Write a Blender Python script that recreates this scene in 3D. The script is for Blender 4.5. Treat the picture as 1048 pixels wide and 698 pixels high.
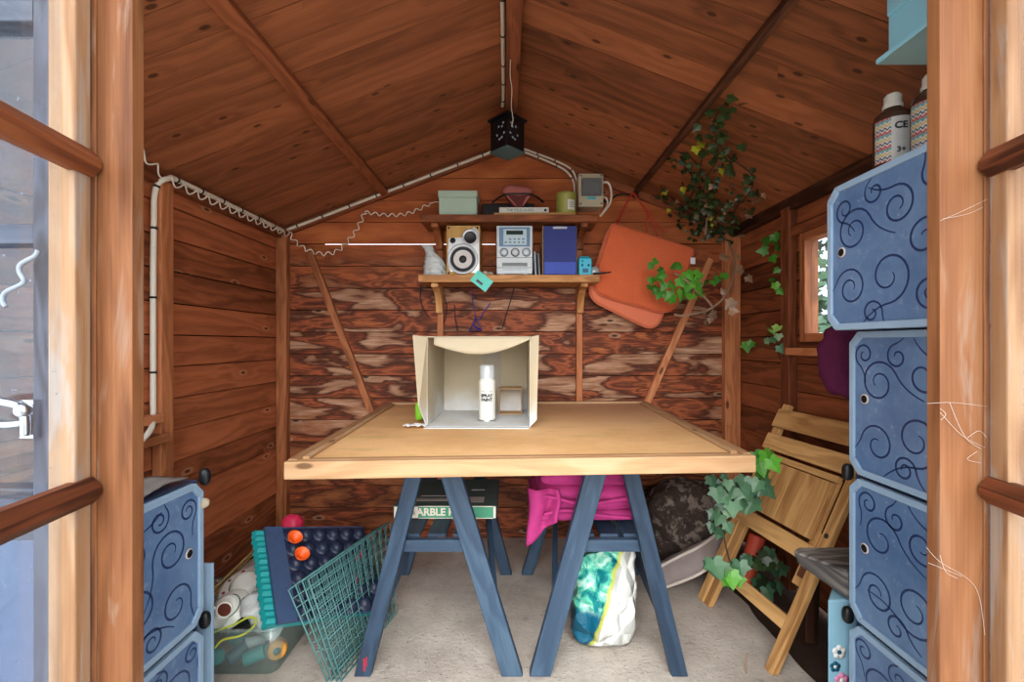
import bpy, bmesh, math, random
from mathutils import Vector, Matrix, Euler, noise as mnoise

random.seed(7)
for o in list(bpy.data.objects):
    bpy.data.objects.remove(o)
scene = bpy.context.scene
COL = scene.collection
V = Vector
PI = math.pi

# ------------------------------------------------------------------ camera, light, exposure
F = 466.0; CX = 526.0; CY = 351.0; CH = 1.05
cam_d = bpy.data.cameras.new('camera'); cam = bpy.data.objects.new('camera', cam_d); COL.objects.link(cam)
cam.location = (0, 0, CH); cam.rotation_euler = (PI / 2, 0, 0)
cam_d.sensor_width = 36.0; cam_d.sensor_fit = 'HORIZONTAL'
cam_d.lens = F / 1048 * 36.0
cam_d.shift_x = -2 / 1048; cam_d.shift_y = 2 / 1048
cam_d.clip_start = 0.01
scene.camera = cam

world = bpy.data.worlds.new('world'); scene.world = world; world.use_nodes = True
wn = world.node_tree.nodes; wl = world.node_tree.links
wn.clear()
w_out = wn.new('ShaderNodeOutputWorld'); w_bg = wn.new('ShaderNodeBackground')
w_tc = wn.new('ShaderNodeTexCoord'); w_dot = wn.new('ShaderNodeVectorMath'); w_dot.operation = 'DOT_PRODUCT'
w_dot.inputs[1].default_value = (0.0, -0.85, 0.53)
w_rng = wn.new('ShaderNodeMapRange'); w_rng.inputs[1].default_value = -0.2; w_rng.inputs[2].default_value = 1.0
w_rng.inputs[3].default_value = 2.2; w_rng.inputs[4].default_value = 3.6
w_bg.inputs['Color'].default_value = (1.0, 0.985, 0.97, 1)
wl.new(w_tc.outputs['Generated'], w_dot.inputs[0]); wl.new(w_dot.outputs['Value'], w_rng.inputs[0])
wl.new(w_rng.outputs[0], w_bg.inputs['Strength']); wl.new(w_bg.outputs[0], w_out.inputs['Surface'])
# hazy sun behind the photographer, very soft
sun_d = bpy.data.lights.new('hazy_sun', 'SUN'); sun_d.energy = 4.6; sun_d.angle = math.radians(60); sun_d.color = (1, 0.985, 0.96)
sun = bpy.data.objects.new('hazy_sun', sun_d); COL.objects.link(sun); sun.location = (0, -4, 4)
sun.rotation_euler = (math.radians(60), 0, 0)

scene.view_settings.view_transform = 'Standard'
scene.view_settings.look = 'None'
scene.view_settings.gamma = 1.0
scene.view_settings.use_curve_mapping = False
scene.view_settings.exposure = 0.0
scene.cycles.max_bounces = 14
scene.cycles.diffuse_bounces = 10
scene.cycles.transparent_max_bounces = 12

# ------------------------------------------------------------------ helpers
def W(px, py, y):
    """world point seen at photo pixel (px, py) at depth y"""
    return V(((px - CX) / F * y, y, CH - (py - CY) / F * y))

def lin(c):
    return tuple(((x / 12.92) if x <= 0.04045 else ((x + 0.055) / 1.055) ** 2.4) for x in c)

def rgb(r, g, b):
    return lin((r / 255, g / 255, b / 255)) + (1.0,)

class MB:
    def __init__(self):
        self.v = []; self.f = []; self.uv = []; self.rnd = []; self.sm = []; self.mi = []
    def add(self, verts, faces, grain=None, rnd=None, smooth=False, mat=0, uvoff=True):
        base = len(self.v)
        verts = [V(p) for p in verts]
        self.v += verts
        r = random.random() if rnd is None else rnd
        g = V(grain).normalized() if grain is not None else V((1, 0, 0))
        ox = random.uniform(0, 40) if uvoff else 0; oy = random.uniform(0, 40) if uvoff else 0
        for fc in faces:
            p = [verts[i] for i in fc]
            n = V((0, 0, 0))
            for i in range(len(p)):
                a = p[i] - p[0]; b = p[(i + 1) % len(p)] - p[0]
                n += a.cross(b)
            if n.length < 1e-14: n = V((0, 0, 1))
            n.normalize()
            if abs(n.dot(g)) > 0.9:
                t = n.orthogonal().normalized(); s = n.cross(t)
                self.uv.append([(q.dot(t) * 0.15 + ox, q.dot(s) * 0.5 + oy) for q in p])
            else:
                h = n.cross(g).normalized()
                self.uv.append([(q.dot(g) + ox, q.dot(h) + oy) for q in p])
            self.f.append([base + i for i in fc]); self.rnd.append(r); self.sm.append(smooth); self.mi.append(mat)
        return self
    def prism(self, pts, ext, grain=None, rnd=None, mat=0):
        pts = [V(p) for p in pts]; ext = V(ext); n = len(pts)
        nrm = V((0, 0, 0))
        for i in range(n):
            nrm += (pts[i] - pts[0]).cross(pts[(i + 1) % n] - pts[0])
        if nrm.dot(ext) > 0: pts = pts[::-1]
        vs = pts + [p + ext for p in pts]
        fs = [list(range(n)), list(range(2 * n - 1, n - 1, -1))]
        for i in range(n):
            j = (i + 1) % n
            fs.append([j, i, n + i, n + j])
        if grain is None:
            e = max(((pts[(i + 1) % n] - pts[i]) for i in range(n)), key=lambda q: q.length)
            grain = e if e.length > ext.length else ext
        return self.add(vs, fs, grain, rnd, mat=mat)
    def box(self, x0, x1, y0, y1, z0, z1, grain=None, rnd=None, mat=0):
        d = [abs(x1 - x0), abs(y1 - y0), abs(z1 - z0)]
        if grain is None:
            k = d.index(max(d)); grain = [0, 0, 0]; grain[k] = 1
        return self.prism([(x0, y0, z0), (x1, y0, z0), (x1, y1, z0), (x0, y1, z0)], (0, 0, z1 - z0), grain, rnd, mat)
    def beam(self, p0, p1, w, t, side=(1, 0, 0), rnd=None, mat=0):
        """bar from p0 to p1, w along 'side', t across"""
        p0 = V(p0); p1 = V(p1); d = (p1 - p0).normalized(); s = V(side); s = (s - d * s.dot(d)).normalized(); u = d.cross(s)
        q = [p0 + s * a * w / 2 + u * b * t / 2 for a, b in ((-1, -1), (1, -1), (1, 1), (-1, 1))]
        return self.prism(q, p1 - p0, d, rnd, mat)
    def tube(self, pts, r, n=8, rnd=None, cap=True, closed=False, mat=0):
        pts = [V(p) for p in pts]; m = len(pts)
        rr = r if isinstance(r, (list, tuple)) else [r] * m
        vs = []; fs = []
        t0 = (pts[1] - pts[0]).normalized(); nn = t0.orthogonal().normalized()
        for i, p in enumerate(pts):
            a = pts[i - 1] if (i or closed) else pts[0]; b = pts[(i + 1) % m] if (i < m - 1 or closed) else pts[-1]
            t = (b - a)
            t = t.normalized() if t.length > 1e-9 else t0
            nn = nn - t * nn.dot(t)
            nn = nn.normalized() if nn.length > 1e-6 else t.orthogonal().normalized()
            bb = t.cross(nn)
            for k in range(n):
                a2 = 2 * PI * k / n
                vs.append(p + (nn * math.cos(a2) + bb * math.sin(a2)) * rr[i])
        rng = m if closed else m - 1
        for i in range(rng):
            j = (i + 1) % m
            for k in range(n):
                l = (k + 1) % n
                fs.append([i * n + k, i * n + l, j * n + l, j * n + k])
        if cap and not closed:
            fs.append(list(range(n - 1, -1, -1))); fs.append([(m - 1) * n + k for k in range(n)])
        return self.add(vs, fs, (0, 0, 1), rnd, smooth=True, mat=mat)
    def lathe(self, prof, center=(0, 0, 0), axis=(0, 0, 1), n=24, rnd=None, mat=0):
        c = V(center); ax = V(axis).normalized(); e1 = ax.orthogonal().normalized(); e2 = ax.cross(e1)
        vs = []; fs = []
        for r, h in prof:
            for k in range(n):
                a = 2 * PI * k / n
                vs.append(c + ax * h + (e1 * math.cos(a) + e2 * math.sin(a)) * max(r, 1e-5))
        for i in range(len(prof) - 1):
            for k in range(n):
                l = (k + 1) % n
                fs.append([i * n + k, i * n + l, (i + 1) * n + l, (i + 1) * n + k])
        return self.add(vs, fs, ax, rnd, smooth=True, mat=mat)
    def blob(self, c, r, amp=0.0, freq=6.0, nu=28, nv=18, rot=None, e=1.0, seed=0.0, rnd=None, flat=None, mat=0):
        c = V(c); vs = []; fs = []
        M = Euler(rot).to_matrix() if rot else Matrix.Identity(3)
        def sp(x): return math.copysign(abs(x) ** e, x)
        for i in range(nv + 1):
            th = PI * i / nv - PI / 2
            for k in range(nu):
                ph = 2 * PI * k / nu
                d = V((sp(math.cos(th)) * sp(math.cos(ph)), sp(math.cos(th)) * sp(math.sin(ph)), sp(math.sin(th))))
                p = V((d.x * r[0], d.y * r[1], d.z * r[2]))
                if amp:
                    q = p * freq + V((seed, seed * 1.7, seed * 0.3))
                    w_ = mnoise.noise(q) + 0.5 * mnoise.noise(q * 2.3)
                    p += d.normalized() * amp * w_ if d.length > 0 else V((0, 0, 0))
                p = M @ p + c
                if flat is not None and p.z < flat: p.z = flat
                vs.append(p)
        for i in range(nv):
            for k in range(nu):
                l = (k + 1) % nu
                fs.append([i * nu + k, i * nu + l, (i + 1) * nu + l, (i + 1) * nu + k])
        return self.add(vs, fs, (1, 0, 0), rnd, smooth=True, mat=mat)
    def build(self, name, mat, parent=None, bevel=0.0, seg=2, sub=0, solid=0.0):
        me = bpy.data.meshes.new(name)
        me.from_pydata([tuple(p) for p in self.v], [], self.f)
        uvl = me.uv_layers.new(name='grain')
        k = 0
        flat = []
        for u in self.uv:
            for a in u: flat += [a[0], a[1]]
        uvl.data.foreach_set('uv', flat)
        at = me.attributes.new('rnd', 'FLOAT', 'FACE'); at.data.foreach_set('value', self.rnd)
        me.polygons.foreach_set('use_smooth', self.sm)
        mats = mat if isinstance(mat, (list, tuple)) else [mat]
        for m in mats: me.materials.append(m)
        me.polygons.foreach_set('material_index', self.mi)
        me.update()
        o = bpy.data.objects.new(name, me); COL.objects.link(o)
        if parent is not None:
            o.parent = parent
            o.matrix_parent_inverse = Matrix.Translation(-parent.location) if parent.type == 'EMPTY' and parent.get('_w') else Matrix.Identity(4)
        if solid:
            m = o.modifiers.new('thick', 'SOLIDIFY'); m.thickness = solid
        if bevel:
            m = o.modifiers.new('bevel', 'BEVEL'); m.width = bevel; m.segments = seg; m.limit_method = 'ANGLE'; m.angle_limit = 0.6
        if sub:
            m = o.modifiers.new('sub', 'SUBSURF'); m.levels = sub; m.render_levels = sub
        return o

def thing(name, label, cat, loc=(0, 0, 0), group=None, world=True):
    """Empty at the base of a thing; with world=True its parts are given in world coordinates"""
    o = bpy.data.objects.new(name, None); COL.objects.link(o)
    o.location = loc; o['label'] = label; o['category'] = cat
    o.empty_display_size = 0.05
    if world: o['_w'] = 1
    if group: o['group'] = group
    return o
def tag(o, label, cat, group=None, kind=None):
    o['label'] = label; o['category'] = cat
    if group: o['group'] = group
    if kind: o['kind'] = kind
    return o
def struct(o, label=None):
    o['kind'] = 'structure'
    if label: o['label'] = label; 
    return o
def dup(root, loc=None, rot=None, label=None):
    r = root.copy(); COL.objects.link(r)
    if loc is not None: r.location = loc
    if rot is not None: r.rotation_euler = rot
    if label: r['label'] = label
    for ch in list(root.children):
        c = ch.copy(); COL.objects.link(c); c.parent = r
        for g in list(ch.children):
            d = g.copy(); COL.objects.link(d); d.parent = c
    return r

def text_mesh(name, s, size, origin, xdir, ydir, mat, parent, ext=0.0004, align='CENTER', bold=0.0):
    cu = bpy.data.curves.new('txt', 'FONT'); cu.body = s; cu.size = size; cu.extrude = ext; cu.align_x = align; cu.align_y = 'CENTER'
    cu.offset = bold
    to = bpy.data.objects.new('txt', cu); COL.objects.link(to)
    bpy.context.view_layer.update()
    dg = bpy.context.evaluated_depsgraph_get()
    me = bpy.data.meshes.new_from_object(to.evaluated_get(dg))
    bpy.data.objects.remove(to)
    x = V(xdir).normalized(); y = V(ydir).normalized(); z = x.cross(y)
    M = Matrix((x, y, z)).transposed().to_4x4(); M.translation = V(origin)
    me.transform(M)
    me.materials.clear(); me.materials.append(mat)
    me.name = name
    o = bpy.data.objects.new(name, me); COL.objects.link(o)
    if parent is not None:
        o.parent = parent
        o.matrix_parent_inverse = Matrix.Translation(-parent.location) if parent.type == 'EMPTY' and parent.get('_w') else Matrix.Identity(4)
    return o

def spline(pts, n=8):
    pts = [V(p) for p in pts]; out = []
    for i in range(len(pts) - 1):
        p0 = pts[max(i - 1, 0)]; p1 = pts[i]; p2 = pts[i + 1]; p3 = pts[min(i + 2, len(pts) - 1)]
        for k in range(n):
            t = k / n
            out.append(0.5 * ((2 * p1) + (p2 - p0) * t + (2 * p0 - 5 * p1 + 4 * p2 - p3) * t * t + (3 * p1 - p0 - 3 * p2 + p3) * t ** 3))
    out.append(pts[-1])
    return out

# ------------------------------------------------------------------ materials
class NT:
    def __init__(self, name):
        self.m = bpy.data.materials.new(name); self.m.use_nodes = True
        self.t = self.m.node_tree; self.n = self.t.nodes; self.n.clear()
        self.out = self.n.new('ShaderNodeOutputMaterial')
    def N(self, typ, **kw):
        x = self.n.new(typ)
        for k, v in kw.items(): setattr(x, k, v)
        return x
    def L(self, a, b): self.t.links.new(a, b)
    def val(self, x, i):
        pass
    def math(self, op, a, b=None, c=None, clamp=False):
        x = self.N('ShaderNodeMath', operation=op); x.use_clamp = clamp
        for i, q in enumerate((a, b, c)):
            if q is None: continue
            if isinstance(q, (int, float)): x.inputs[i].default_value = q
            else: self.L(q, x.inputs[i])
        return x.outputs[0]
    def mix(self, f, a, b, mode='MIX'):
        x = self.N('ShaderNodeMix', data_type='RGBA', blend_type=mode)
        for s, q in ((0, f), (6, a), (7, b)):
            if isinstance(q, (int, float)): x.inputs[s].default_value = q
            elif isinstance(q, tuple): x.inputs[s].default_value = q
            else: self.L(q, x.inputs[s])
        return x.outputs[2]
    def noise(self, vec, scale=1.0, detail=3.0, rough=0.55, dist=0.0):
        x = self.N('ShaderNodeTexNoise'); x.inputs['Scale'].default_value = scale; x.inputs['Detail'].default_value = detail
        x.inputs['Roughness'].default_value = rough; x.inputs['Distortion'].default_value = dist
        self.L(vec, x.inputs['Vector']); return x.outputs['Fac']
    def mapv(self, vec, s):
        x = self.N('ShaderNodeMapping'); x.inputs['Scale'].default_value = s; self.L(vec, x.inputs['Vector']); return x.outputs[0]
    def ramp(self, f, stops):
        x = self.N('ShaderNodeValToRGB'); e = x.color_ramp.elements
        e[0].position, e[0].color = stops[0]; e[1].position, e[1].color = stops[-1]
        for p, c in stops[1:-1]:
            q = e.new(p); q.color = c
        self.L(f, x.inputs[0]); return x.outputs[0]
    def smooth(self, f, a, b, lo=0.0, hi=1.0):
        x = self.N('ShaderNodeMapRange', interpolation_type='SMOOTHSTEP')
        for i, q in enumerate((a, b, lo, hi)): x.inputs[i + 1].default_value = q
        self.L(f, x.inputs[0]); return x.outputs[0]
    def bsdf(self, color, rough=0.6, spec=0.3, bump=None, bstr=0.2, bdist=0.002, metal=0.0, **kw):
        b = self.N('ShaderNodeBsdfPrincipled')
        if isinstance(color, tuple): b.inputs['Base Color'].default_value = color
        else: self.L(color, b.inputs['Base Color'])
        if isinstance(rough, (int, float)): b.inputs['Roughness'].default_value = rough
        else: self.L(rough, b.inputs['Roughness'])
        b.inputs['Specular IOR Level'].default_value = spec; b.inputs['Metallic'].default_value = metal
        for k, v in kw.items(): b.inputs[k.replace('_', ' ')].default_value = v
        if bump is not None:
            u = self.N('ShaderNodeBump'); u.inputs['Strength'].default_value = bstr; u.inputs['Distance'].default_value = bdist
            self.L(bump, u.inputs['Height']); self.L(u.outputs[0], b.inputs['Normal'])
        self.L(b.outputs[0], self.out.inputs[0]); return b

def wood(name, dark, mid, light, rings=1.0, knots=0.5, rough=0.55, spec=0.25, weather=None, wz=None, tint=0.35, contrast=1.0, ku=2.6, kv=7.0, ksize=0.075, eyes=0.0):
    """grain runs along U (metres)"""
    t = NT(name)
    uv = t.N('ShaderNodeUVMap', uv_map='grain').outputs[0]
    at = t.N('ShaderNodeAttribute', attribute_name='rnd').outputs['Fac']
    big = t.noise(t.mapv(uv, (1.7, 9, 1)), 1.0, 3, 0.6, 0.4)
    vor = t.N('ShaderNodeTexVoronoi', voronoi_dimensions='2D'); vor.inputs['Scale'].default_value = 1.0
    t.L(t.mapv(uv, (ku, kv, 1)), vor.inputs['Vector'])
    sep = t.N('ShaderNodeSeparateColor'); t.L(vor.outputs['Color'], sep.inputs[0])
    on = t.math('LESS_THAN', sep.outputs[0], knots)
    kd = vor.outputs['Distance']
    halo = t.math('MULTIPLY', t.smooth(kd, 0.45, 0.0), on)
    knot = t.math('MULTIPLY', t.smooth(kd, ksize, ksize * 0.5), on)
    eye = t.math('MULTIPLY', t.math('MULTIPLY', t.smooth(kd, ksize * 2.2, ksize * 1.5), t.smooth(kd, ksize * 0.6, ksize * 1.1)), on)
    ph = t.math('ADD', t.math('MULTIPLY', big, 9.0 * rings), t.math('MULTIPLY', halo, 0.7))
    sv = t.N('ShaderNodeSeparateXYZ'); t.L(uv, sv.inputs[0])
    ph = t.math('ADD', ph, t.math('MULTIPLY', sv.outputs[1], 14.0))
    ring = t.math('ADD', t.math('MULTIPLY', t.math('SINE', t.math('MULTIPLY', ph, 6.283)), 0.5), 0.5)
    fib = t.noise(t.mapv(uv, (4, 260, 1)), 1.0, 3, 0.6)
    g = t.math('ADD', t.math('MULTIPLY', ring, 0.42 * contrast), t.math('MULTIPLY', fib, 0.35))
    g = t.math('ADD', g, t.math('MULTIPLY', t.math('SUBTRACT', big, 0.5), 1.1 * contrast))
    g = t.math('ADD', g, t.math('MULTIPLY', t.math('SUBTRACT', at, 0.5), tint))
    col = t.ramp(g, [(0.0, dark), (0.38, mid), (0.8, light)])
    if weather is not None:
        wcol, thr, amt = weather
        wmask = t.noise(t.mapv(uv, (2.4, 13, 1)), 1.0, 4, 0.65, 0.8)
        wm = t.smooth(wmask, thr, thr + 0.12)
        if wz is not None:
            geo = t.N('ShaderNodeNewGeometry'); s3 = t.N('ShaderNodeSeparateXYZ'); t.L(geo.outputs['Position'], s3.inputs[0])
            jit = t.math('MULTIPLY', t.math('SUBTRACT', big, 0.5), 0.5)
            zz = t.math('ADD', s3.outputs[2], jit)
            band = t.math('MULTIPLY', t.smooth(zz, wz[0], wz[1]), t.smooth(zz, wz[3], wz[2]))
            wm = t.math('MULTIPLY', wm, band)
        wm = t.math('MULTIPLY', wm, amt)
        fibw = t.mix(fib, tuple(c * 0.55 for c in wcol[:3]) + (1,), wcol)
        col = t.mix(wm, col, fibw)
    if eyes: col = t.mix(t.math('MULTIPLY', eye, eyes), col, rgb(214, 168, 130))
    col = t.mix(t.math('MULTIPLY', knot, 0.85), col, tuple(c * 0.35 for c in dark[:3]) + (1,))
    bmp = t.math('ADD', t.math('MULTIPLY', fib, 0.6), t.math('MULTIPLY', ring, 0.4))
    t.bsdf(col, rough, spec, bmp, 0.25, 0.0015)
    return t.m

def plain(name, c, rough=0.5, spec=0.4, metal=0.0, var=0.12, scale=30.0, bump=0.0, bscale=None, c2=None, thr=None, **kw):
    t = NT(name)
    oc = t.N('ShaderNodeTexCoord').outputs['Object']
    nz = t.noise(oc, scale, 4, 0.6)
    lo = tuple(x * (1 - var) for x in c[:3]) + (1,); hi = tuple(min(1, x * (1 + var)) for x in c[:3]) + (1,)
    col = t.mix(nz, lo, hi)
    if c2 is not None:
        th = thr or 0.58
        col = t.mix(t.smooth(t.noise(oc, scale * 0.6, 5, 0.7), th, th + 0.1), col, c2)
    b = None
    if bump: b = t.noise(oc, bscale or scale * 2, 4, 0.65)
    t.bsdf(col, rough, spec, b, bump, 0.004, metal, **kw)
    return t.m

def glass(name, dirt=0.3, dscale=9.0, tint=(0.9, 0.95, 1, 1)):
    t = NT(name)
    oc = t.N('ShaderNodeTexCoord').outputs['Object']
    n1 = t.noise(oc, dscale, 6, 0.7); n2 = t.noise(t.mapv(oc, (3, 3, 1)), dscale * 2.5, 3, 0.6)
    specks = t.smooth(t.noise(oc, 95, 3, 0.6), 0.68, 0.74)
    f = t.math('ADD', t.math('MULTIPLY', t.smooth(n1, 0.35, 0.75), dirt), t.math('MULTIPLY', specks, 0.55), clamp=True)
    f = t.math('ADD', f, dirt * 0.35, clamp=True)
    tr = t.N('ShaderNodeBsdfTransparent'); tr.inputs[0].default_value = tint
    gl = t.N('ShaderNodeBsdfGlossy'); gl.inputs['Roughness'].default_value = 0.03; gl.inputs[0].default_value = (1, 1, 1, 1)
    fr = t.N('ShaderNodeValue'); fr.outputs[0].default_value = 0.05
    df = t.N('ShaderNodeBsdfDiffuse'); df.inputs[0].default_value = rgb(150, 162, 176)
    a = t.N('ShaderNodeMixShader'); t.L(fr.outputs[0], a.inputs[0]); t.L(tr.outputs[0], a.inputs[1]); t.L(gl.outputs[0], a.inputs[2])
    b = t.N('ShaderNodeMixShader'); t.L(f, b.inputs[0]); t.L(a.outputs[0], b.inputs[1]); t.L(df.outputs[0], b.inputs[2])
    t.L(b.outputs[0], t.out.inputs[0])
    return t.m

def clear_plastic(name, tint, frost=0.25, rough=0.15):
    t = NT(name)
    tr = t.N('ShaderNodeBsdfTransparent'); tr.inputs[0].default_value = tint
    gl = t.N('ShaderNodeBsdfGlossy'); gl.inputs['Roughness'].default_value = rough
    df = t.N('ShaderNodeBsdfDiffuse'); df.inputs[0].default_value = tint
    fr = t.N('ShaderNodeValue'); fr.outputs[0].default_value = 0.07
    a = t.N('ShaderNodeMixShader'); a.inputs[0].default_value = frost; t.L(tr.outputs[0], a.inputs[1]); t.L(df.outputs[0], a.inputs[2])
    b = t.N('ShaderNodeMixShader'); t.L(fr.outputs[0], b.inputs[0]); t.L(a.outputs[0], b.inputs[1]); t.L(gl.outputs[0], b.inputs[2])
    t.L(b.outputs[0], t.out.inputs[0])
    return t.m

def leaf_mat(name, c0, c1, c2):
    t = NT(name)
    at = t.N('ShaderNodeAttribute', attribute_name='rnd').outputs['Fac']
    oc = t.N('ShaderNodeTexCoord').outputs['Object']
    col = t.ramp(at, [(0.0, c0), (0.7, c1), (1.0, c2)])
    col = t.mix(t.math('MULTIPLY', t.noise(oc, 60, 3), 0.5), col, tuple(x * 0.5 for x in c0[:3]) + (1,))
    t.bsdf(col, 0.4, 0.45)
    return t.m

def figured_wood(name):
    """back wall boards: dark-edged swirling figure, bleached silvery between"""
    t = NT(name)
    uv = t.N('ShaderNodeUVMap', uv_map='grain').outputs[0]
    at = t.N('ShaderNodeAttribute', attribute_name='rnd').outputs['Fac']
    n = t.noise(t.mapv(uv, (3.4, 10.5, 1)), 1.0, 2.0, 0.5, 0.5)
    n2 = t.noise(t.mapv(uv, (6, 46, 1)), 1.0, 4, 0.65, 0.3)
    fib = t.noise(t.mapv(uv, (5, 240, 1)), 1.0, 3, 0.6)
    f = t.math('ADD', n, t.math('MULTIPLY', t.math('SUBTRACT', n2, 0.5), 0.26))
    f = t.math('ADD', f, t.math('MULTIPLY', t.math('SUBTRACT', fib, 0.5), 0.12))
    ring = t.math('MULTIPLY', t.math('ADD', t.math('SINE', t.math('MULTIPLY', f, 95.0)), 1.0), 0.5)
    fig = t.ramp(f, [(0.0, rgb(183, 118, 78)), (0.36, rgb(172, 105, 65)), (0.44, rgb(135, 78, 50)), (0.49, rgb(76, 44, 31)), (0.53, rgb(122, 63, 41)), (0.59, rgb(179, 98, 61)), (0.65, rgb(92, 48, 33)), (0.72, rgb(181, 102, 61)), (0.85, rgb(214, 133, 81))])
    fig = t.mix(t.math('MULTIPLY', ring, 0.35), fig, rgb(74, 42, 30))
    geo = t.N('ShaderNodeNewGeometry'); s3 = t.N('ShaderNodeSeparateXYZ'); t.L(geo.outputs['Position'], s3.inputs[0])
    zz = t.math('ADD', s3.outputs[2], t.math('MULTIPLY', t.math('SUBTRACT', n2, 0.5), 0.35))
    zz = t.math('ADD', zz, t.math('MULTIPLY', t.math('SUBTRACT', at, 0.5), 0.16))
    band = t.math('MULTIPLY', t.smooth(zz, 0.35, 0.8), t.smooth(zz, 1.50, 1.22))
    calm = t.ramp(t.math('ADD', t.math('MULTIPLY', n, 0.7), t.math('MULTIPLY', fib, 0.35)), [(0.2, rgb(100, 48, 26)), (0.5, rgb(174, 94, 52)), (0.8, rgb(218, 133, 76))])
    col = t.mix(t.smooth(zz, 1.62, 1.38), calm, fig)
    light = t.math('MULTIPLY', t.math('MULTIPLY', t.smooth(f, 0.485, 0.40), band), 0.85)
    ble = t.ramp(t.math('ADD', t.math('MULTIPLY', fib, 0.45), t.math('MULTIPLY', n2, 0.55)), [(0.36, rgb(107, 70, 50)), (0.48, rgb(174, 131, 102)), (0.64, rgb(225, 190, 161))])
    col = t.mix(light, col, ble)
    spots = t.N('ShaderNodeTexVoronoi', voronoi_dimensions='2D'); spots.inputs['Scale'].default_value = 1.0; t.L(t.mapv(uv, (3.2, 8.5, 1)), spots.inputs['Vector'])
    sc = t.N('ShaderNodeSeparateColor'); t.L(spots.outputs['Color'], sc.inputs[0])
    on = t.math('LESS_THAN', sc.outputs[0], 0.25)
    col = t.mix(t.math('MULTIPLY', t.math('MULTIPLY', t.smooth(spots.outputs['Distance'], 0.13, 0.09), on), 0.5), col, rgb(190, 152, 126))
    col = t.mix(t.math('MULTIPLY', t.math('MULTIPLY', t.smooth(spots.outputs['Distance'], 0.075, 0.03), on), 0.9), col, rgb(36, 20, 15))
    t.bsdf(col, 0.6, 0.2, t.math('ADD', fib, n2), 0.25, 0.0015)
    return t.m

M = {}
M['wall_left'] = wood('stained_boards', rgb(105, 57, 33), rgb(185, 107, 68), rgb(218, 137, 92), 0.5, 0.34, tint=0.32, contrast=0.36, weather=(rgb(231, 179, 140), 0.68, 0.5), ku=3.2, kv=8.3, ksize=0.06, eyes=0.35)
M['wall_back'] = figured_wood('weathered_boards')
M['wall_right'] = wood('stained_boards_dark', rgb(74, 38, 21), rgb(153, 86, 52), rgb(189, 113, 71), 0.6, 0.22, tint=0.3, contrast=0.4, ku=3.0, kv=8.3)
M['ceiling'] = wood('ceiling_boards', rgb(93, 54, 33), rgb(161, 97, 62), rgb(194, 124, 81), 0.4, 0.55, tint=0.24, contrast=0.30, ku=4.5, kv=9.0, ksize=0.085)
M['beam'] = wood('roof_timber', rgb(92, 48, 28), rgb(150, 86, 54), rgb(188, 116, 76), 0.6, 0.25, contrast=0.4)
M['stud'] = wood('stud_timber', rgb(136, 80, 48), rgb(196, 124, 80), rgb(226, 164, 120), 0.6, 0.3, contrast=0.5)
M['jamb'] = wood('door_frame_timber', rgb(84, 48, 26), rgb(130, 84, 52), rgb(155, 116, 84), 0.35, 0.15, contrast=0.45, ku=1.6, kv=9, ksize=0.06, weather=(rgb(158, 131, 112), 0.56, 0.65))
M['stile'] = wood('door_stile_timber', rgb(112, 73, 44), rgb(153, 118, 87), rgb(168, 149, 129), 0.4, 0.05, contrast=0.5, weather=(rgb(169, 160, 151), 0.52, 0.7))
M['bar'] = wood('glazing_bar_timber', rgb(55, 26, 14), rgb(106, 56, 32), rgb(141, 83, 49), 0.5, 0.1, contrast=0.6, weather=(rgb(172, 141, 118), 0.66, 0.6))
M['grey_wood'] = wood('grey_weathered_timber', rgb(47, 50, 57), rgb(71, 76, 88), rgb(89, 95, 106), 0.8, 0.2, contrast=0.8)
M['old_plank'] = wood('old_grey_plank', rgb(40, 38, 38), rgb(92, 88, 86), rgb(140, 134, 128), 0.9, 0.15, contrast=1.1)
M['shelf'] = wood('shelf_pine', rgb(150, 96, 52), rgb(206, 150, 94), rgb(232, 186, 130), 0.6, 0.2, contrast=0.5)
M['shelf_dark'] = wood('stained_shelf', rgb(94, 50, 28), rgb(162, 94, 56), rgb(196, 126, 80), 0.6, 0.2, contrast=0.5)
M['table_edge'] = wood('pine_strip', rgb(148, 107, 73), rgb(177, 140, 102), rgb(192, 164, 133), 0.5, 0.18, contrast=0.5)
M['chair'] = wood('folding_chair_pine', rgb(160, 113, 67), rgb(218, 171, 111), rgb(246, 208, 151), 0.5, 0.08, contrast=0.45, rough=0.45)
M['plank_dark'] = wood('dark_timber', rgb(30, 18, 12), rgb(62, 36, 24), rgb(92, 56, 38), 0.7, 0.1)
M['gap'] = plain('board_gap', rgb(34, 17, 10), 0.95, 0.02)
M['black'] = plain('black_plastic', rgb(20, 21, 24), 0.4)
M['white_cable'] = plain('white_cable', rgb(226, 218, 200), 0.4, var=0.06)
M['navy'] = plain('navy_plastic', rgb(34, 42, 66), 0.4)
M['chrome'] = plain('chrome', rgb(200, 205, 210), 0.15, metal=1.0)
M['glass'] = glass('dirty_glass', 0.06)
M['glass_dirty'] = glass('dusty_glass', 0.05)
M['glass_clear'] = glass('window_glass', 0.08)
M['felt'] = plain('roof_felt', rgb(60, 60, 58), 0.9)
M['soil'] = plain('dark_soil', rgb(66, 46, 36), 0.95, var=0.4, scale=25, bump=0.6)

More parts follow.
